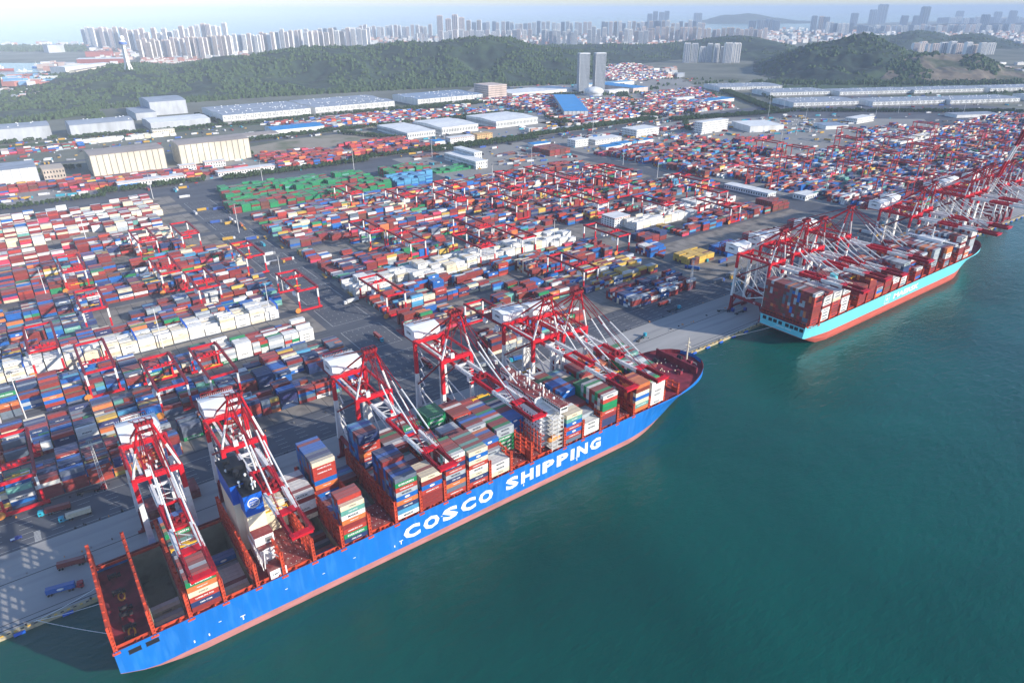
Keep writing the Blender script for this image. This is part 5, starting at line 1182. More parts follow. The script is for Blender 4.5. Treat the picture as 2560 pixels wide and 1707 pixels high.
mp = [(13.9, 435.3), (343.1, 260.9), (500.6, 266.9), (978.6, 215.5), (80, 268), (180, 811), (343, 810), (662, 816), (505, 818), (1100, 851), (1639, 769), (1746, 796), (1855, 600), (1958, 593), (2030, 464), (1858, 916), (70, 620), (205, 334), (760, 640), (905, 560), (840, 420), (-60, 640), (1260, 480), (1010, 330), (620, 560), (230, 560), (1440, 560), (1600, 640), (-20, 206), (171, 270)]
mw = ['beside the west yard far lane', 'before the long row of white stacks in the centre', 'between the two eastern white stack groups', 'at the edge of the eastern terminal, near the bow cranes']
for i, (x, y) in enumerate(mp):
    o = mh if i == 0 else copy_tree(mh); o.location = (x, y, 0)
    wz = 'west yard' if x < 250 else 'centre yard' if x < 900 else 'east yard'; wy = 'quayside' if y < 300 else 'middle' if y < 600 else 'inland'
    tag(o, ('tall white light mast ' + mw[i]) if i < 4 else 'tall white light mast in the %s part of the %s' % (wy, wz), 'light mast', 'light masts over the yards')
ml.location = (11, 90, 0); tag(ml, 'white lattice light mast beside the truck lanes at lower left', 'light mast', 'light masts over the yards')
o = copy_tree(ml); o.location = (527, 88, 0); o['label'] = 'white lattice light mast in front of the eastern quayside stacks'
mg = defaultdict(list)
for o in [o for o in sc.objects if o.get('category') == 'light mast']: mg[o['label']].append(o)
for k, v in mg.items():
    if len(v) > 1:
        v.sort(key=lambda o: o.location.x/(o.location.y+500))
        for i, o in enumerate(v): o['label'] = '%s, %s from left' % (k, ORD[i])
# radome tower on the hill
p = at_dist(321, 169, 2560.0)
RT = empty('radar_tower', (p[0], p[1], p[2]-6)); RT.scale = (.78, .78, .78); H = 92
b = MB()
for k in range(3):
    a = k*2*math.pi/3+.5; c, s_ = math.cos(a), math.sin(a); b.beam((16*c, 16*s_, 0), (8*c, 8*s_, 22), 5, 4, 0, 6, 5); b.beam((8*c, 8*s_, 22), (6*c, 6*s_, H), 6, 5, 0, 5, 4)
b.build('shaft', M['paint'], RT)
b = MB(); b.tube((0, 0, H-6), (0, 0, H), 8, 14, k=20); b.tube((0, 0, H), (0, 0, H+9), 14.5, k=20, m=1); b.tube((0, 0, H+4), (0, 0, H+5), 15, k=20, m=0); b.tube((0, 0, H+9), (0, 0, H+14), 13, 6, k=20, m=0); b.build('lookout_gallery', [M['paint'], M['stackblue']], RT)
b = MB(); b.ball((0, 0, H+22), 9.5, 18, 12); b.build('radome', M['paint'], RT, smooth=True)
b = MB(); [b.bx(6, 8, -2, 2, z, z+2.2) for z in range(24, 84, 5)]; b.build('window_strip', M['louvre'], RT)
tag(RT, 'white radar tower with a round dome on the wooded hill', 'tower')

# ------------------------------------------------------------------ buildings
BM = {}
def bmat(k, c, r=.8):
    if k not in BM: BM[k] = mat('wall_'+k, c, r, var=.14, scale=.09, stretch=(1, 3, .35), dark=tuple(v*.6 for v in c), dscale=.03, dmix=.45)
    return BM[k]
def building(label, x0, x1, y0, y1, h, wall, roof, cat='warehouse', rot=0.0, ribs=0, ribm=None, gable=0.0, wins=None, storeys=0, name='warehouse', plinth=None, roofbits=0, overhang=0.6, dock=0, curved=0.0):
    T = empty(name, ((x0+x1)/2, (y0+y1)/2, 0), rot); hx, hy = (x1-x0)/2, (y1-y0)/2
    MB().bx(-hx, hx, -hy, hy, 0, h).build('wall', wall, T)
    b = MB(); g = gable; o_ = overhang
    if curved or g:
        n = 6 if curved else 2; gg = curved or g
        for i in range(n):
            a0, a1 = -hy-o_+(2*hy+2*o_)*i/n, -hy-o_+(2*hy+2*o_)*(i+1)/n; f = (lambda t: gg*(1-(2*t-1)**2)) if curved else (lambda t: gg*(1-abs(2*t-1)))
            z0, z1 = h+.05+f(i/n), h+.05+f((i+1)/n)
            b.hexa([(-hx-o_, a0, z0), (-hx-o_, a1, z1), (hx+o_, a1, z1), (hx+o_, a0, z0), (-hx-o_, a0, z0+.5), (-hx-o_, a1, z1+.5), (hx+o_, a1, z1+.5), (hx+o_, a0, z0+.5)])
            for s_ in (-1, 1): xx = s_*(hx-.1); b.quad((xx, a0+o_*(i == 0), h), (xx, a1-o_*(i == n-1), h), (xx, a1-o_*(i == n-1), z1), (xx, a0+o_*(i == 0), z0), 1)
    else: b.bx(-hx-o_, hx+o_, -hy-o_, hy+o_, h+.05, h+.7)
    rf = b.build('roof', [roof, wall], T)
    if roofbits:
        q = MB(); rn = random.Random(int(x0))
        for k in range(roofbits): u, v = rn.uniform(-hx*.9, hx*.9), rn.uniform(-hy*.85, hy*.85); z = h+.5+((curved*(1-(v/hy)**2)) if curved else g*(1-abs(v/hy))); q.bx(u-1.2, u+1.2, v-1, v+1, z, z+1.4)
        q.build('roof_vent', M['paint'], rf)['kind'] = 'stuff'
    if ribs:
        for i in range(ribs+1): x = -hx+2*hx*i/ribs; b = MB(); b.bx(x-.45, x+.45, -hy-.35, -hy-.02, 0, h-.2); b.build('rib', ribm or wall, T)
        b = MB(); n = max(2, int(ribs*hy/hx))
        for i in range(n+1): y = -hy+2*hy*i/n; b.bx(-hx-.35, -hx-.02, y-.45, y+.45, 0, h-.2)
        b.build('rib', ribm or wall, T)
    if storeys:
        sh = h/storeys
        for f_ in range(storeys):
            b = MB(); n = max(3, int(2*hx/4.2))
            for i in range(n): x = -hx+2*hx*(i+.5)/n; b.bx(x-.9, x+.9, -hy-.06, -hy+.1, f_*sh+sh*.32, f_*sh+sh*.78)
            n = max(2, int(2*hy/4.2))
            for i in range(n): y = -hy+2*hy*(i+.5)/n; b.bx(-hx-.06, -hx+.1, y-.9, y+.9, f_*sh+sh*.32, f_*sh+sh*.78)
            b.build('window_row', M['glass'], T)
        b = MB(); b.bx(-hx-.3, hx+.3, -hy-.3, hy+.3, h+.7, h+1.3); b.build('parapet', wall, T)
    if dock:
        b = MB(); n = int(2*hx/9)
        for i in range(n): x = -hx+2*hx*(i+.5)/n; b.bx(x-2.4, x+2.4, -hy-.1, -hy+.1, h*.52, h*.62); b.bx(x-2.4, x+2.4, -hy-.1, -hy+.1, h*.70, h*.80)
        b.bx(-hx, hx, -hy-.12, -hy+.1, 0.2, h*.30); b.build('dock_opening', M['louvre'], T)
        b = MB(); [b.bx(-hx+2*hx*i/(n//2)-.5, -hx+2*hx*i/(n//2)+.5, -hy-.5, -hy-.13, 0, h) for i in range(n//2+1)]; b.build('pier', M['louvre'], T)
    return tag(T, label, cat)
cw = bmat('cream', (0.66, 0.60, 0.47)); rb = bmat('rib', (0.16, 0.15, 0.14)); rt = bmat('brownroof', (0.36, 0.31, 0.28)); ww = bmat('white', (0.72, 0.72, 0.70)); gw = bmat('silver', (0.45, 0.47, 0.50)); gr = bmat('greyroof', (0.30, 0.34, 0.40)); wr = bmat('whiteroof', (0.74, 0.75, 0.74)); br = bmat('blueroof', (0.02, 0.24, 0.55), .5); rr_ = bmat('redroof', (0.34, 0.10, 0.08)); pk_ = bmat('pink', (0.60, 0.48, 0.42)); drk = bmat('darkroof', (0.10, 0.11, 0.13))
building('left of two tall cream warehouses with vertical ribs', 133, 248, 1033, 1100, 34, cw, rt, ribs=12, ribm=rb, curved=1.5)
building('right of two tall cream warehouses with vertical ribs', 272, 396, 1033, 1096, 36, cw, rt, ribs=12, ribm=rb, curved=1.5)
building('bright white ribbed warehouse cut by the left edge', -70, 55, 1010, 1075, 30, ww, gr, ribs=11, ribm=gw)
building('low beige concrete block beside the white ribbed warehouse', 62, 92, 1015, 1060, 22, bmat('beige', (.5, .42, .34)), rt, cat='building', name='industrial_building', storeys=3)
building('long silver warehouse at the far left edge', -150, 118, 1520, 1600, 27, gw, gr, ribs=10, curved=4, roofbits=10)
building('silver warehouse second from the left behind the tree row', 153, 280, 1500, 1580, 26, gw, gr, ribs=7, curved=4, roofbits=8)
building('tallest grey warehouse with orange marks near the hill foot', 366, 456, 1765, 1900, 34, gw, gr, ribs=8, curved=4)
building('low grey annex beside the tallest grey warehouse', 318, 366, 1700, 1830, 17, gw, gr)
building('warehouse with white ribbed roof before the tall grey one', 314, 446, 1500, 1600, 16, gw, wr, gable=3, ribs=9)
building('wide grey logistics warehouse, first of three, blue corner', 476, 700, 1500, 1590, 20, ww, gr, dock=1, roofbits=30, gable=2)
building('wide grey logistics warehouse, rear bay of the first', 476, 700, 1594, 1690, 20, ww, gr, roofbits=20, gable=2)
building('wide grey logistics warehouse, second of three', 716, 950, 1510, 1600, 19, ww, gr, dock=1, roofbits=36, gable=2)
building('wide grey logistics warehouse, rear bay of the second', 716, 950, 1604, 1700, 19, ww, gr, roofbits=20, gable=2)
building('wide grey logistics warehouse, third of three, red corner', 1027, 1255, 1515, 1590, 17, ww, bmat('bluegrey', (.25, .32, .42)), dock=1, roofbits=20, gable=2)
building('wide grey logistics warehouse, rear bay of the third', 1027, 1255, 1594, 1670, 17, ww, bmat('bluegrey', (.25, .32, .42)), roofbits=16, gable=2)
building('six storey pinkish office block beyond the warehouses', 1280, 1350, 1520, 1600, 38, pk_, wr, cat='office', name='office_building', storeys=6)
building('low white roofed hall running behind the office block', 1380, 1640, 1530, 1640, 8, ww, wr)
building('white warehouse with skylight strips, left of three', 731, 800, 1036, 1180, 11, ww, wr, gable=2, storeys=1)
building('plain white roofed warehouse, middle of three', 818, 915, 1037, 1165, 14, ww, wr, gable=3, storeys=1)
building('plain white roofed warehouse, right of three', 966, 1090, 1037, 1165, 14, ww, wr, gable=3, storeys=1)
building('white hall with vivid blue double roof', 1302, 1364, 1015, 1385, 17, ww, bmat('vividblue', (0.01, 0.26, 0.62), .4), gable=1.2, ribs=6, ribm=M['louvre'], rot=-.62)
building('white two-step office with arched windows by the concrete lot', 676, 700, 690, 795, 12, ww, wr, cat='office', name='office_building', storeys=2, gable=1)
building('white taller rear wing of the arched window office', 700, 716, 730, 800, 19, ww, wr, cat='office', name='office_building', storeys=3)
building('white low flat office with dark roof by the inland road', 1000, 1075, 735, 765, 9, ww, drk, cat='office', name='office_building', storeys=2)
building('small white gatehouse office beside the blue sheds', 950, 985, 740, 765, 13, ww, wr, cat='office', name='office_building', storeys=3)
building('white stepped office with solar roof', 1130, 1200, 745, 790, 15, ww, wr, cat='office', name='office_building', storeys=3)
building('five storey white office block near the open lot', 1278, 1368, 690, 712, 24, ww, wr, cat='office', name='office_building', storeys=5)
building('white hospital-like office among eastern depots', 1640, 1720, 1080, 1100, 14, ww, wr, cat='office', name='office_building', storeys=3)
building('white office building with tower roof near the eastern lot', 1690, 1770, 560, 590, 11, ww, wr, cat='office', name='office_building', storeys=2)
building('pink roofed four storey office among the yard stacks', 618, 645, 288, 312, 12, ww, rr_, cat='office', name='office_building', storeys=4)
building('small white building behind the eastern light mast', 935, 968, 220, 240, 6.5, ww, gw, cat='office', name='office_building', storeys=1)
building('long low shed with pale blue roof on the eastern road', 905, 925, 262, 340, 6, ww, bmat('paleblue', (.25, .45, .6)), cat='shed', name='shed', storeys=1)
building('white office with red door wall cut by the left edge', -62, -34, 196, 230, 16, ww, rr_, cat='office', name='office_building', storeys=4)
building('long red tiled low shed in front of the left cream warehouse', 150, 250, 915, 935, 7, ww, rr_, cat='shed', name='shed', storeys=1)
building('blue flat canopy beside the red tiled shed', 150, 180, 895, 912, 5, ww, br, cat='shed', name='shed')
building('long red tiled shed among maroon stacks', 300, 420, 905, 925, 6, ww, rr_, cat='shed', name='shed', storeys=1)
building('small white house with red roof beside the cream warehouse', 258, 285, 985, 1000, 9, ww, rr_, cat='house', name='house', storeys=2)
building('white house with red roof before the second cream warehouse', 300, 335, 985, 1000, 10, ww, rr_, cat='house', name='house', storeys=2)
building('cream three storey barracks among depot trees', 300, 345, 1412, 1430, 11, cw, wr, cat='office', name='office_building', storeys=3)
building('large blue roofed shed in the warehouse district', 520, 640, 1270, 1330, 9, ww, br, cat='shed', name='shed', gable=3)
building('grey shed left of the blue roofed shed', 420, 520, 1235, 1280, 8, gw, rt, cat='shed', name='shed', gable=2)
building('small blue roofed shed near the yellow office', 740, 765, 935, 960, 7, ww, br, cat='shed', name='shed')
building('white office with many windows by the road trees', 770, 830, 925, 945, 11, ww, rr_, cat='office', name='office_building', storeys=3)
building('yellow and red office by the road trees', 840, 880, 930, 950, 11, bmat('ochre', (.6, .42, .2)), rr_, cat='office', name='office_building', storeys=3)
building('blue roofed hall in the inland depots, left of the diagonal road', 1760, 1830, 1370, 1560, 14, pk_, br, name='warehouse')
building('long blue roofed shed across the eastern depots', 1660, 1830, 1020, 1070, 9, ww, br, cat='shed', name='shed')
building('long pale blue roofed shed before the hillside depot', 1700, 1960, 1560, 1600, 12, ww, bmat('paleblue', (.25, .45, .6)), cat='shed', name='shed')
R_ = -0.44
for i, (cx, cy, lx, ly, lab) in enumerate(((1950, 830, 205, 110, 'front left'), (2150, 690, 235, 90, 'front middle'), (2360, 575, 235, 90, 'front right'), (2640, 450, 240, 90, 'front far right'), (2120, 1020, 210, 110, 'rear left'), (2330, 880, 260, 90, 'rear middle'), (2560, 760, 260, 90, 'rear right'), (2800, 640, 240, 90, 'rear far right'), (2140, 1220, 230, 120, 'topmost'))):
    building('long grey eastern logistics warehouse, %s of the group' % lab, cx-lx/2, cx+lx/2, cy-ly/2, cy+ly/2, 13, ww, gr, rot=R_, dock=1, roofbits=24, gable=2)
building('white open canopy gate beside the eastern lot', 1395, 1480, 620, 700, 13, ww, wr, cat='canopy', name='canopy', rot=-.4)
for i, p in enumerate(((2250, 330), (2350, 280), (2450, 240))): building('low white hall near the right edge, %s from the left' % ORD[i], p[0]-45, p[0]+45, p[1]-25, p[1]+25, 9, ww, gr, rot=R_)
building('flat grey roofed bus depot by the eastern lot', 1985, 2110, 430, 470, 7, ww, gr, cat='shed', name='shed', rot=R_)
building('blue-grey roofed open shed on the eastern lot', 1560, 1620, 545, 590, 8, ww, bmat('bluegrey', (.25, .32, .42)), cat='shed', name='shed', rot=-.4)
for i, (x, y) in enumerate(((1000, 690), (1040, 700), (905, 800), (1100, 700))): building('%s blue roofed workshop by the vehicle lot' % ORD[i], x-22, x+22, y-10, y+10, 6, ww, br, cat='shed', name='shed')

# twin glass towers with round hall
for i, (x, y) in enumerate(((1652, 1500), (1704, 1478))):
    T = empty('glass_tower', (x, y, 0), -.35); gm = bmat('glasstower', (.16, .19, .23), .25); H = 118
    MB().bx(-17, 17, -12, 12, 0, H).build('curtain_wall', gm, T)
    b = MB(); 
    for k in range(9): xx = -17+k*4.25; b.beam((xx, -12.2, 0), (xx-3+k*.4, -12.2, H), .5)
    for k in range(6): yy = -12+k*4.8; b.beam((-17.2, yy, 0), (-17.2, yy, H), .5)
    b.build('mullion', M['paint'], T)
    b = MB(); [b.bx(-17.1, 17.1, -12.1, 12.1, z, z+.5) for z in np.arange(4, H, 4.2)]; b.build('floor_band', gw, T)
    MB().bx(-17.3, 17.3, -12.3, 12.3, H, H+2).build('roof_rim', M['paint'], T)
    tag(T, ['left of the twin grey glass towers at the hill foot', 'right of the twin grey glass towers at the hill foot'][i], 'tower', 'twin glass towers')
T = empty('round_hall', (1610, 1400, 0)); MB().tube((0, 0, 0), (0, 0, 7), 30, 27, k=32).build('drum', gw, T); b = MB(); b.ball((0, 0, 12), 32, 32, 10, sz=.42); b.build('dome', ww, T, smooth=True); tag(T, 'pale round hall like a flattened drum before the glass towers', 'hall')
building('white podium building right of the round hall', 1650, 1740, 1370, 1400, 12, ww, wr, cat='office', name='office_building', storeys=3)

# apartment towers
def tower_mesh(kind, seed):
    rn = random.Random(seed); b = MB(); n = 3+kind % 3; w = 1.0
    # unit: width 1 (x), depth .55 (y), height 1
    b.bx(-.5, .5, -.2, .26, 0, .96, 1)
    for i in range(n):
        x = -.5+(i+.5)/n; ww_ = .5/n*.62; b.bx(x-ww_, x+ww_, -.275, .275, 0, .97 if i % 2 else .985, 0); b.bx(x-ww_*.55, x+ww_*.55, -.285, -.27, .01, .95, 1)
    for i in range(n+1): x = -.5+i/n; b.bx(x-.02, x+.02, -.25, .25, 0, .97, 2)
    for k in range(14): z = .03+k*.067; b.bx(-.505, .505, -.262, .262, z, z+.012, 0)
    b.bx(-.22, .22, -.12, .12, .96, 1.0, 0); b.bx(-.42, -.3, -.1, .1, .97, 1.015, 2); b.bx(.3, .42, -.1, .1, .97, 1.01, 2)
    me = bpy.data.meshes.new('apartment_tower'); me.from_pydata(b.v, [], b.f); me.polygons.foreach_set('material_index', b.m); return me
tmats = [(bmat('t_white', (.74, .71, .68)), bmat('t_glass', (.16, .20, .26)), bmat('t_white2', (.80, .78, .74))),
         (bmat('t_pink', (.62, .47, .40)), bmat('t_glass', (.16, .20, .26)), bmat('t_white2', (.80, .78, .74))),
         (bmat('t_tan', (.56, .45, .36)), bmat('t_glass2', (.12, .14, .18)), bmat('t_white', (.74, .71, .68))),
         (bmat('t_blue', (.22, .28, .36), .3), bmat('t_glass3', (.08, .12, .18), .2), bmat('t_steel', (.3, .34, .4)))]
TM = []
for mi_, ms in enumerate(tmats):
    for k in range(3):
        me = tower_mesh(k, mi_*7+k); [me.materials.append(m) for m in ms]; TM.append(me)
NTW = [0]
def tower(x, y, w, h, mi_, rz, label, grp, dep=None):
    o = bpy.data.objects.new('apartment_tower', TM[mi_*3+random.randrange(3)]); COL.objects.link(o); o.location = (x, y, -2); o.scale = (w, w*1.1 if dep is None else dep, h); o.rotation_euler = (0, 0, rz)
    NTW[0] += 1; return tag(o, label, 'tower', grp)
def tower_row(pxa, pxb, pya, pyb, n, hpx, mi_, label, grp, jit=.08, wpx=None, rz=None, depth=0):
    """a row of towers: bases along photo pixels, heights in photo pixels"""
    for i in range(n):
        u = (i+.5)/n; px = pxa+(pxb-pxa)*u+random.uniform(-2, 2); py = pya+(pyb-pya)*u+random.uniform(-1.2, 1.2)
        p = at(px, py); k = float(np.dot(p-CAM, FWD))/F
        w = (wpx or abs(pxb-pxa)/n*.8)*k; h = hpx*random.uniform(1-jit*1.6, 1+jit*1.3)*k*1.0
        m_ = mi_ if isinstance(mi_, int) else random.choice(mi_)
        tower(p[0], p[1], w, h, m_, (-.64 if rz is None else rz)+random.uniform(-.15, .15), '%s, %s from left' % (label, ORD[i]) if n > 1 and i < len(ORD) and grp else label, grp)
random.seed(99)
tower_row(212, 246, 117, 117, 3, 44, 0, 'tall pale tower at the left end of the skyline', 'left end skyline towers')
tower_row(246, 330, 120, 124, 7, 50, [1, 1, 2], 'tall pink-grey tower behind the radar tower', 'towers behind the radar tower')
tower_row(330, 455, 128, 130, 9, 50, [1, 0, 1], 'grey-pink tower in the rear row left of centre', 'rear row towers, left')
tower_row(352, 585, 150, 142, 20, 46, [1, 2, 1], 'tall tan and pink striped tower in the front row left', 'front row striped towers, left')
tower_row(455, 575, 118, 116, 9, 50, [1, 1, 0], 'tall pink-topped tower behind the striped front row', 'pink-topped rear towers')
tower_row(575, 690, 134, 126, 10, 42, [0, 1, 3], 'pale tower with white frames left of centre', 'white-framed towers')
tower_row(640, 760, 132, 118, 11, 44, [1, 0, 2, 3], 'mixed pale tower above the hill crest, left part', 'towers above the hill crest, left')
tower_row(690, 930, 116, 110, 20, 36, [0, 1, 0, 3], 'mixed pale tower above the hill crest, centre', 'towers above the hill crest, centre')
tower_row(760, 920, 120, 116, 12, 40, [2, 1, 0], 'brown and white tower just above the ridge', 'brown and white ridge towers')
tower_row(890, 1080, 96, 94, 18, 28, [0, 0, 1], 'small white tower far behind the ridge', 'small white far towers')
tower_row(1040, 1070, 106, 104, 4, 20, [1, 0], 'pale block beside the saddle of the ridge', 'saddle blocks')
tower_row(1094, 1165, 98, 96, 4, 50, [1, 1], 'very tall paired white and pink tower right of centre', 'very tall paired towers')
tower_row(1165, 1205, 96, 94, 3, 40, [3, 2], 'tall grey-blue tower right of the paired towers', 'grey-blue towers')
tower_row(1095, 1330, 104, 104, 18, 26, [0, 1, 0], 'white tower in the front of the central skyline', 'central front towers')
tower_row(1205, 1480, 84, 84, 24, 26, [0, 1, 3], 'pale tower in the rear of the central skyline', 'central rear towers')
tower_row(1352, 1445, 112, 112, 9, 32, 0, 'bright white tower in the cluster above the twin glass towers', 'bright white cluster towers')
tower_row(1466, 1515, 112, 110, 4, 38, 0, 'tall bright white tower right of the white cluster', 'tall bright white towers')
tower_row(1545, 1630, 112, 112, 7, 34, [0, 1], 'cream tower before the brown slab rows', 'cream towers')
tower_row(1500, 1760, 92, 90, 24, 34, [1, 2, 0, 3], 'grey-pink tower in the dense right centre skyline', 'dense right centre towers')
tower_row(1590, 1915, 104, 106, 28, 32, [1, 2, 1], 'striped tower in the long row right of centre', 'long striped row towers')
tower_row(1616, 1672, 66, 66, 4, 32, 3, 'dark glass high-rise above the right centre skyline', 'dark glass high-rises')
tower_row(1730, 1752, 62, 62, 1, 28, 3, 'single blue-grey glass high-rise before the island', 'blue-grey high-rise')
tower_row(1870, 1950, 78, 80, 4, 26, 3, 'dark blue office tower at the end of the right centre skyline', 'dark blue office towers')
tower_row(2025, 2070, 78, 78, 3, 36, [3, 1], 'grey tower left of the tall hazy high-rises', 'grey hazy towers')
tower_row(2062, 2130, 86, 86, 7, 26, [0, 3], 'pale striped tower below the tall hazy high-rises', 'pale striped hazy towers')
for px, py, w, h, lab in ((2132, 66, 18, 30, 'slim'), (2178, 62, 18, 34, 'slanted-top'), (2200, 60, 24, 44, 'tallest'), (2257, 68, 18, 26, 'square'), (2285, 68, 14, 26, 'narrow'), (2304, 72, 22, 50, 'crystal-topped'), (2395, 54, 18, 24, 'round-topped'), (2455, 78, 20, 38, 'dark'), (2490, 56, 18, 24, 'distant'), (2526, 60, 18, 30, 'rightmost')):
    p = at(px, py); k = float(np.dot(p-CAM, FWD))/F
    tower(p[0], p[1], w*k*.85, h*k*1.0, 3, -.64, '%s hazy blue glass high-rise on the right skyline' % lab, None)
tower_row(2140, 2560, 84, 80, 30, 18, [0, 3, 1], 'faint pale tower in the hazy right city', 'faint hazy towers')
tower_row(2340, 2560, 60, 58, 14, 14, [0, 3], 'very faint tower on the right horizon', 'very faint horizon towers')
for i, (a, c, py, h) in enumerate(((1704, 1742, 158, 46), (1743, 1762, 155, 38), (1765, 1795, 156, 44), (1796, 1808, 156, 38), (1805, 1850, 158, 47))):
    tower_row(a, c, py, py, 2 if c-a > 25 else 1, h, 0, '%s white apartment towers on the slope by the depots' % ['leftmost', 'second', 'middle', 'small fourth', 'rightmost'][i], 'white apartment towers on the slope', jit=.02)
tower_row(2275, 2330, 130, 133, 3, 24, 1, 'slab block among the left of the hillside row', 'hillside slab blocks, left', wpx=17, rz=-.4)
tower_row(2325, 2480, 134, 138, 8, 28, [1, 0], 'red and white slab apartment block between the eastern hills', 'hillside slab blocks', wpx=18, rz=-.4)
p_ = [o for o in sc.objects if o.get('category') == 'tower' and not o.get('group')]

# low buildings of the city and harbour districts, too many to count
C_, S_, K_, Rr = [], [], [], []
lr = random.Random(12)
def lowcity(pxa, pxb, pya, pyb, n, hm, cols, smax=40):
    for _ in range(n):
        px = lr.uniform(pxa, pxb); py = lr.uniform(min(pya, pyb), max(pya, pyb)); p = at(px, py); h = lr.uniform(.5, 1)*hm
        C_.append((p[0], p[1], h/2)); S_.append((lr.uniform(12, smax), lr.uniform(10, smax*.6), h)); K_.append(lr.choice(cols)); Rr.append(-.3+lr.uniform(-.3, .3))
WC = [(.6, .58, .55), (.62, .6, .6), (.45, .25, .2), (.55, .42, .36), (.35, .38, .42), (.66, .66, .64)]
lowcity(560, 1250, 118, 128, 0, 20, WC)
lowcity(350, 640, 150, 165, 260, 16, [(.45, .2, .16), (.6, .55, .5)], 30); lowcity(230, 640, 108, 150, 260, 18, WC); lowcity(640, 1500, 88, 112, 700, 24, WC); lowcity(1500, 1960, 90, 116, 420, 22, WC)
lowcity(1900, 2560, 72, 112, 800, 26, WC, 60); lowcity(0, 260, 108, 122, 60, 18, WC, 60); lowcity(110, 330, 160, 190, 70, 20, WC, 60); lowcity(20, 130, 195, 218, 70, 22, [(.66, .66, .64), (.5, .2, .16), (.2, .4, .6)], 70)
lowcity(0, 130, 225, 245, 40, 8, WC, 30); lowcity(1520, 1640, 122, 135, 60, 14, WC, 30); lowcity(1600, 1700, 175, 195, 30, 18, WC, 40); lowcity(2400, 2560, 160, 185, 30, 14, WC, 60)
def far_shed(label, pa, pb, h, dep, col, roof):
    a, c = at(*pa), at(*pb); L = math.hypot(c[0]-a[0], c[1]-a[1]); r = math.atan2(c[1]-a[1], c[0]-a[0]); mx_, my_ = (a[0]+c[0])/2-math.sin(r)*dep/2, (a[1]+c[1])/2+math.cos(r)*dep/2
    return building(label, mx_-L/2, mx_+L/2, my_-dep/2, my_+dep/2, h, col, roof, rot=r, ribs=8, gable=3)
far_shed('long dark red dockyard hall beside the radar tower', (195, 165), (312, 163), 30, 90, rr_, wr); far_shed('white dockyard hall with pale roof left of the radar tower', (168, 192), (282, 180), 36, 80, ww, wr)
far_shed('red roofed dock hall at the upper left', (215, 143), (285, 141), 26, 90, rr_, rr_); far_shed('grey block in the bare harbour land at upper left', (123, 133), (163, 131), 45, 60, gw, gw)
far_shed('row of cream blocks at the left hill foot', (195, 196), (285, 180), 28, 30, cw, rt)

# parked and moving small vehicles, too many to count
VC, VS, VK, VR = [], [], [], []
vr = random.Random(77)
VCOL = [(.6, .6, .6), (.6, .6, .6), (.05, .05, .06), (.3, .03, .03), (.04, .1, .35), (.25, .26, .28), (.03, .3, .4), (.5, .3, .05)]
def park(x0, x1, y0, y1, n, long=.3, rot=0.0):
    for _ in range(n):
        L_ = 12 if vr.random() < long else 4.6; w = 2.4 if L_ > 5 else 1.8; h = 3.2 if L_ > 5 else 1.5
        r_ = rot+vr.choice((0, math.pi/2, .1, -.1)); x, y = vr.uniform(x0, x1), vr.uniform(y0, y1)
        VC.append((x, y, h/2+.3)); VS.append((L_, w, h)); VK.append(vr.choice(VCOL)); VR.append(r_)
        if L_ > 5: VC.append((x+math.cos(r_)*7.6, y+math.sin(r_)*7.6, 1.6)); VS.append((2.2, 2.4, 2.8)); VK.append(vr.choice(VCOL)); VR.append(r_)
park(-150, 400, 895, 1030, 110, .6); park(400, 1150, 895, 1030, 160, .6); park(590, 900, 650, 860, 70, .5); park(940, 1390, 640, 900, 240, .4); park(1250, 1650, 360, 640, 60, .8); park(1400, 1700, 560, 760, 160, .5, -.4)
park(-700, 1400, 874, 886, 70, .6); park(-200, 1300, 1197, 1213, 70, .6); park(-100, 1200, 1215, 1430, 260, .5); park(1100, 1700, 900, 1500, 200, .6); park(1500, 2300, 1500, 2100, 160, .6); park(1700, 2500, 300, 900, 160, .4, -.4)
park(206, 250, 380, 860, 22, .9); park(540, 940, 62, 92, 16, .9); park(585, 900, 105, 160, 16, .9); park(480, 1250, 1440, 1500, 80, .5); park(-150, 480, 1440, 1495, 60, .4)
o = mass_boxes('parked_vehicles', VC, VS, VK, M['tint'], R=VR); tag(o, 'small trucks and cars scattered over the depots and lots', 'vehicles', kind='stuff')
b = MB()
for i in range(420):
    x = -70+i*2.6
    if 10 < x < 380: continue
    b.bx(x, x+1.3, -.9, -.5, .25, .6, i % 2)
o = b.build('wheel_stop', [M['yellow'], M['dark']], qe); o['kind'] = 'stuff'
b = MB()
for i in range(260):
    x = vr.uniform(-60, 1080); y = vr.choice((vr.uniform(89, 94), vr.uniform(37.5, 40), vr.uniform(60.5, 61.5))); s_ = vr.uniform(.3, 1.1); b.bx(x, x+s_, y, y+s_*vr.uniform(.5, 2), .01, vr.uniform(.3, 1.1), vr.choice((0, 0, 1, 2)))
o = b.build('lashing_gear', [M['dark'], M['orange'], M['louvre']]); tag(o, 'small lashing gear and bins strewn along the lane edges', 'gear', kind='stuff')
for k in range(30):
    C_.append((vr.uniform(1000, 1400), vr.uniform(905, 960), 4)); S_.append((vr.uniform(10, 26), vr.uniform(8, 14), vr.uniform(4, 9))); K_.append(vr.choice(WC)); Rr.append(0)

o = mass_boxes('distant_city', C_, S_, K_, M['tintflat'], R=Rr); tag(o, 'mass of low hazy city buildings beneath the towers', 'buildings', kind='stuff')

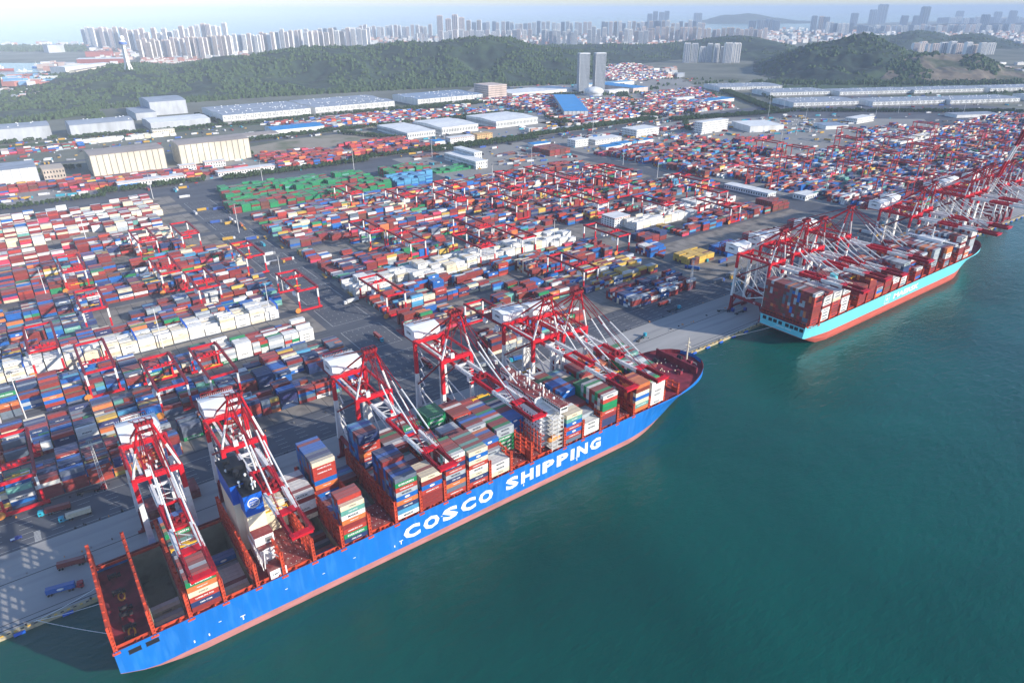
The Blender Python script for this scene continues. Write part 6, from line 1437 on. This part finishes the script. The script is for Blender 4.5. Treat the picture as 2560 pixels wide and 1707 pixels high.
# ------------------------------------------------------------------ harbour boats at upper left
for i, (px, py, L, c) in enumerate(((12, 177, 90, 'bootred'), (55, 181, 45, 'paint'), (68, 180, 50, 'paint'), (100, 170, 70, 'hullblue'))):
    p = at(px, py); T = empty('moored_boat', (p[0], p[1], .3), -.6)
    b = MB(); b.hexa([(-L/2, -L*.07, 0), (-L/2, L*.07, 0), (L*.42, L*.05, 0), (L*.42, -L*.05, 0), (-L/2, -L*.08, L*.08), (-L/2, L*.08, L*.08), (L/2, 0.5, L*.1), (L/2, -.5, L*.1)]); b.build('hull', M[c], T)
    b = MB(); b.bx(-L*.35, -L*.05, -L*.06, L*.06, L*.08, L*.18); b.bx(-L*.3, -L*.15, -L*.05, L*.05, L*.18, L*.26); b.beam((-L*.2, 0, L*.26), (-L*.2, 0, L*.42), L*.01); b.build('superstructure', M['paint'], T)
    tag(T, ['red hulled ship moored in the harbour at upper left', 'small white boat in the harbour, left one', 'small white boat in the harbour, right one', 'blue hulled ship at the dock by the harbour'][i], 'boat')

# ------------------------------------------------------------------ trees
def tree_mesh(name, seed, n=46, R=3.6, H=8.0):
    rn = random.Random(seed); b = MB(); b.tube((0, 0, 0), (.1, .1, H*.55), .28, .14, k=6, m=1)
    for k in range(3): a = rn.uniform(0, 6.28); b.tube((.1, .1, H*.4), (1.4*math.cos(a), 1.4*math.sin(a), H*.66), .12, .05, k=4, m=1)
    for i in range(n):
        a = rn.uniform(0, 2*math.pi); u = rn.uniform(-1, 1); r = rn.uniform(.45, 1)**.5
        c = Vector((R*r*math.sqrt(1-u*u)*math.cos(a), R*r*math.sqrt(1-u*u)*math.sin(a), H*.62+H*.36*r*u)); s_ = rn.uniform(.7, 1.25)*R*.27
        m = Matrix.Rotation(rn.uniform(0, 6.28), 3, 'Z') @ Matrix.Rotation(rn.uniform(0, 3), 3, 'X'); k = len(b.v)
        for v in ((-1, -1, 0), (1, -1, .3), (1, 1, 0), (-1, 1, .3), (0, 0, 1.1), (0, 0, -.9)): b.v.append(tuple(c + m @ (Vector(v)*s_)))
        for f in ((0, 1, 4), (1, 2, 4), (2, 3, 4), (3, 0, 4), (1, 0, 5), (2, 1, 5), (3, 2, 5), (0, 3, 5)): b.f.append(tuple(k+i for i in f)); b.m.append(0)
    me = bpy.data.meshes.new(name); me.from_pydata(b.v, [], b.f); me.materials.append(M['leaf']); me.materials.append(M['bark']); me.polygons.foreach_set('material_index', b.m); me.update(); return me
TR = [tree_mesh('tree', s_) for s_ in range(4)]
tpos = []
def tree_row(x0, y0, x1, y1, sp, rows=1, gap=6, jit=1.2, sc_=1.0, lab='tree row', keep=.94):
    L = math.hypot(x1-x0, y1-y0); n = int(L/sp); nx, ny = -(y1-y0)/L, (x1-x0)/L
    for r in range(rows):
        for i in range(n):
            if random.random() > keep: continue
            t = (i+.5*(r % 2))/n; tpos.append((x0+(x1-x0)*t+nx*r*gap+random.uniform(-jit, jit), y0+(y1-y0)*t+ny*r*gap+random.uniform(-jit, jit), sc_*random.uniform(.75, 1.2), lab))
random.seed(55)
tree_row(-60, 868, 130, 868, 6.5, 1, lab='leafy tree in the row along the inland road, west part'); tree_row(122, 890, 275, 884, 6, 2, lab='leafy tree in the row along the inland road by the red shed'); tree_row(300, 868, 560, 868, 6, 2, lab='leafy tree in the double row behind the green containers')
tree_row(540, 892, 960, 890, 6, 2, lab='leafy tree in the double row behind the open lot'); tree_row(700, 868, 960, 868, 6.5, 1, lab='leafy tree in the row in front of the inland road')
tree_row(960, 893, 1260, 905, 6, 3, lab='leafy tree in the broad belt beyond the vehicle lot'); tree_row(-150, 1000, 80, 1000, 8, 2, gap=8, lab='leafy tree between the western depots', keep=.6)
tree_row(66, 1500, 130, 1500, 6.5, 1, lab='x'); tree_row(150, 1485, 300, 1480, 7, 2, lab='x'); tree_row(310, 1470, 480, 1470, 6.5, 2, lab='x'); tree_row(490, 1462, 700, 1480, 7, 2, lab='x'); tree_row(700, 1480, 1020, 1480, 8, 2, lab='x', keep=.7); tree_row(1020, 1480, 1300, 1500, 8, 1, lab='x')
tree_row(430, 1214, 760, 1236, 7, 1, lab='x'); tree_row(430, 1224, 760, 1248, 7, 1, lab='x'); tree_row(640, 1190, 720, 1030, 8, 2, lab='x')
tree_row(1375, 906, 1643, 1279, 7, 5, gap=8, lab='x'); tree_row(1643, 1279, 1900, 1556, 8, 4, gap=9, lab='x'); tree_row(2062, 1231, 1746, 810, 8, 4, gap=-9, lab='x'); tree_row(1746, 790, 2216, 400, 8, 3, gap=9, lab='x'); tree_row(2216, 400, 2600, 220, 9, 2, gap=9, lab='x')
tree_row(1100, 905, 1380, 900, 7, 4, gap=7, lab='x'); tree_row(1140, 960, 1190, 1120, 9, 3, gap=9, lab='x', keep=.7); tree_row(1380, 860, 1740, 770, 8, 4, gap=8, lab='x'); tree_row(960, 1180, 1180, 1200, 8, 2, lab='x'); tree_row(1080, 1440, 1250, 1440, 9, 3, lab='x', keep=.7)
tree_row(1380, 830, 1290, 740, 9, 2, lab='x'); tree_row(-150, 1120, 130, 1120, 8, 2, lab='x', keep=.7); tree_row(-150, 1440, 60, 1500, 8, 3, gap=8, lab='x', keep=.8); tree_row(400, 1200, 400, 1060, 8, 2, lab='x'); tree_row(760, 1230, 1160, 1230, 8, 2, lab='x', keep=.8)
tree_row(900, 1440, 1200, 1440, 8, 3, gap=8, lab='x', keep=.7); tree_row(460, 1700, 470, 1500, 9, 2, lab='x'); tree_row(1380, 1480, 1600, 1430, 9, 3, gap=9, lab='x', keep=.8); tree_row(1500, 880, 1480, 1200, 9, 1, lab='x'); tree_row(1900, 900, 2300, 1300, 12, 3, gap=12, lab='x', keep=.6); tree_row(1800, 1640, 2100, 2200, 11, 3, gap=12, lab='x', keep=.8)
dd = sorted(tpos, key=lambda t: (t[0]-CAM[0])**2+(t[1]-CAM[1])**2); near = [t for t in dd if t[3] != 'x'][:298]
ns = set(id(t) for t in near)
for t in near:
    o = bpy.data.objects.new('tree', random.choice(TR)); COL.objects.link(o); o.location = (t[0], t[1], 0); o.scale = (t[2], t[2], t[2]*random.uniform(.85, 1.15)); o.rotation_euler = (0, 0, random.uniform(0, 6.28)); tag(o, t[3], 'tree', t[3].replace('leafy tree', 'trees'))
def mass_trees(name, P, label):
    Vs, Fs, Ms = [], [], []; off = 0; base = []
    for me in TR:
        n = len(me.vertices); co = np.zeros(n*3); me.vertices.foreach_get('co', co); base.append((co.reshape(-1, 3), [tuple(p.vertices) for p in me.polygons], [p.material_index for p in me.polygons]))
    for (x, y, z, s_) in P:
        co, fs, ms = random.choice(base); a = random.uniform(0, 6.28); c, s2 = math.cos(a), math.sin(a)
        v = np.stack([co[:, 0]*c-co[:, 1]*s2, co[:, 0]*s2+co[:, 1]*c, co[:, 2]], 1)*s_+np.array([x, y, z]); Vs.append(v); Fs += [tuple(i+off for i in f) for f in fs]; Ms += ms; off += len(v)
    me = bpy.data.meshes.new(name); me.from_pydata(np.concatenate(Vs).tolist(), [], Fs); me.materials.append(M['leaf']); me.materials.append(M['bark']); me.polygons.foreach_set('material_index', Ms); me.update()
    o = bpy.data.objects.new(name, me); COL.objects.link(o); return tag(o, label, 'trees', kind='stuff')
mass_trees('distant_trees', [(t[0], t[1], 0, t[2]) for t in tpos if id(t) not in ns], 'far belts of roadside trees among the depots and warehouses')
# low canopy clumps at the hill foot (cheap)
def clumps(name, P, label):
    V, Fc = [], []; off = 0; base = [(-1, -1, 0), (1, -1, 0), (1, 1, 0), (-1, 1, 0), (-.7, -.6, 1), (.7, -.7, 1.1), (.6, .7, .9), (-.7, .6, 1.15), (0, 0, 1.6)]
    fs = [(0, 1, 5, 4), (1, 2, 6, 5), (2, 3, 7, 6), (3, 0, 4, 7), (4, 5, 8), (5, 6, 8), (6, 7, 8), (7, 4, 8)]
    for x, y, z, s_, h in P:
        a = random.uniform(0, 6.28); c, q = math.cos(a), math.sin(a)
        for v in base: V.append((x+(v[0]*c-v[1]*q)*s_*random.uniform(.7, 1.2), y+(v[0]*q+v[1]*c)*s_*random.uniform(.7, 1.2), z+v[2]*h*random.uniform(.8, 1.2)))
        Fc += [tuple(i+off for i in f) for f in fs]; off += 9
    me = bpy.data.meshes.new(name); me.from_pydata(V, [], Fc); me.materials.append(M['leaf']); me.update(); o = bpy.data.objects.new(name, me); COL.objects.link(o); return tag(o, label, 'trees', kind='stuff')
fp = [at(px, py) for px, py in ((-60, 315), (40, 305), (140, 292), (245, 268), (345, 262), (470, 252), (640, 240), (900, 226), (1150, 214), (1290, 212), (1440, 208))]
P = []
for a, c in zip(fp[:-1], fp[1:]):
    L = math.hypot(c[0]-a[0], c[1]-a[1])
    for k in range(int(L*.9)):
        t = random.random(); d = random.uniform(-60, 30); dx, dy = (a[0]-CAM[0]), (a[1]-CAM[1]); q = math.hypot(dx, dy)
        P.append((a[0]+(c[0]-a[0])*t+dx/q*d, a[1]+(c[1]-a[1])*t+dy/q*d, 0, random.uniform(3, 5), random.uniform(5, 9)))
for _ in range(1500):
    px, py = random.uniform(0, 260), random.uniform(238, 300); p = at(px, py)
    if vnoise(np.float64(p[0]/60), np.float64(p[1]/60)) > .5: P.append((p[0], p[1], 0, random.uniform(3, 5), random.uniform(3, 6)))
for _ in range(1800):
    px, py = random.uniform(1500, 2560), random.uniform(196, 240); p = at(px, py)
    if vnoise(np.float64(p[0]/70), np.float64(p[1]/70)) > .62: P.append((p[0], p[1], 0, random.uniform(2.5, 4.5), random.uniform(3, 6)))
for _ in range(900):
    px, py = random.uniform(1880, 2560), random.uniform(205, 213); p = at(px, py); P.append((p[0], p[1], 0, random.uniform(3, 5), random.uniform(5, 9)))
for _ in range(700):
    px, py = random.uniform(0, 215), random.uniform(117, 130); p = at(px, py); P.append((p[0], p[1], 0, random.uniform(8, 14), random.uniform(8, 14)))
for (HX, HY, HZ_, HM, hm_) in HILLS[:-1]:
    nn = HX.size; dst = np.hypot(HX-CAM[0], HY-CAM[1]).ravel(); zz = HZ_.ravel(); cov = fbm(HX/90, HY/90, 3, 17).ravel()
    ok = np.where((zz > 3) & (cov > (.40 if hm_ is M['hill'] else .54)))[0]; k_ = min(len(ok), int(nn*(.16 if dst.mean() < 3600 else .08)))
    for i in RNG.choice(ok, k_, replace=False): s_ = random.uniform(4.5, 8); P.append((HX.ravel()[i], HY.ravel()[i], zz[i]-2.0, s_, s_*random.uniform(.8, 1.15)))
print('clumps', len(P))
clumps('woodland', P, 'woods of many rounded crowns on the hill slopes and along their foot')
S('scrubland', [tuple(at(px, py)[:2]) for px, py in ((-100, 240), (230, 238), (250, 285), (-100, 330))], 0.06, M['grass'], 'terraced green fields at the left below the hill')
S('scrubland', [tuple(at(px, py)[:2]) for px, py in ((1800, 215), (2700, 207), (2700, 240), (2100, 235), (1990, 228))], 0.06, M['grass'], 'rough green ground between the eastern warehouses and the quarried hill')
for i, (a, c) in enumerate((((430, 241), (1560, 205)), ((1880, 212), (2700, 209)))):
    p, q = at(*a), at(*c); L = math.hypot(q[0]-p[0], q[1]-p[1]); nx, ny = -(q[1]-p[1])/L*7, (q[0]-p[0])/L*7
    S('road', [(p[0]-nx, p[1]-ny), (q[0]-nx, q[1]-ny), (q[0]+nx, q[1]+ny), (p[0]+nx, p[1]+ny)], 0.09, M['asphalt'], ['road along the foot of the long hill', 'road along the foot of the quarried hill'][i])

# ------------------------------------------------------------------ haze
HZ = bpy.data.materials.new('haze'); HZ.use_nodes = True; n = HZ.node_tree; n.nodes.remove(n.nodes['Principled BSDF'])
pv = n.nodes.new('ShaderNodeVolumePrincipled'); pv.inputs['Color'].default_value = (0.72, 0.83, 1.0, 1); pv.inputs['Density'].default_value = 0.68e-4; pv.inputs['Anisotropy'].default_value = -0.35
n.links.new(pv.outputs[0], n.nodes['Material Output'].inputs['Volume'])
b = MB(); b.bx(-46000, 71000, -31000, 91000, WZ-8, 330); o = b.build('haze', HZ); tag(o, 'pale blue sea haze', kind='stuff')
o.visible_shadow = True
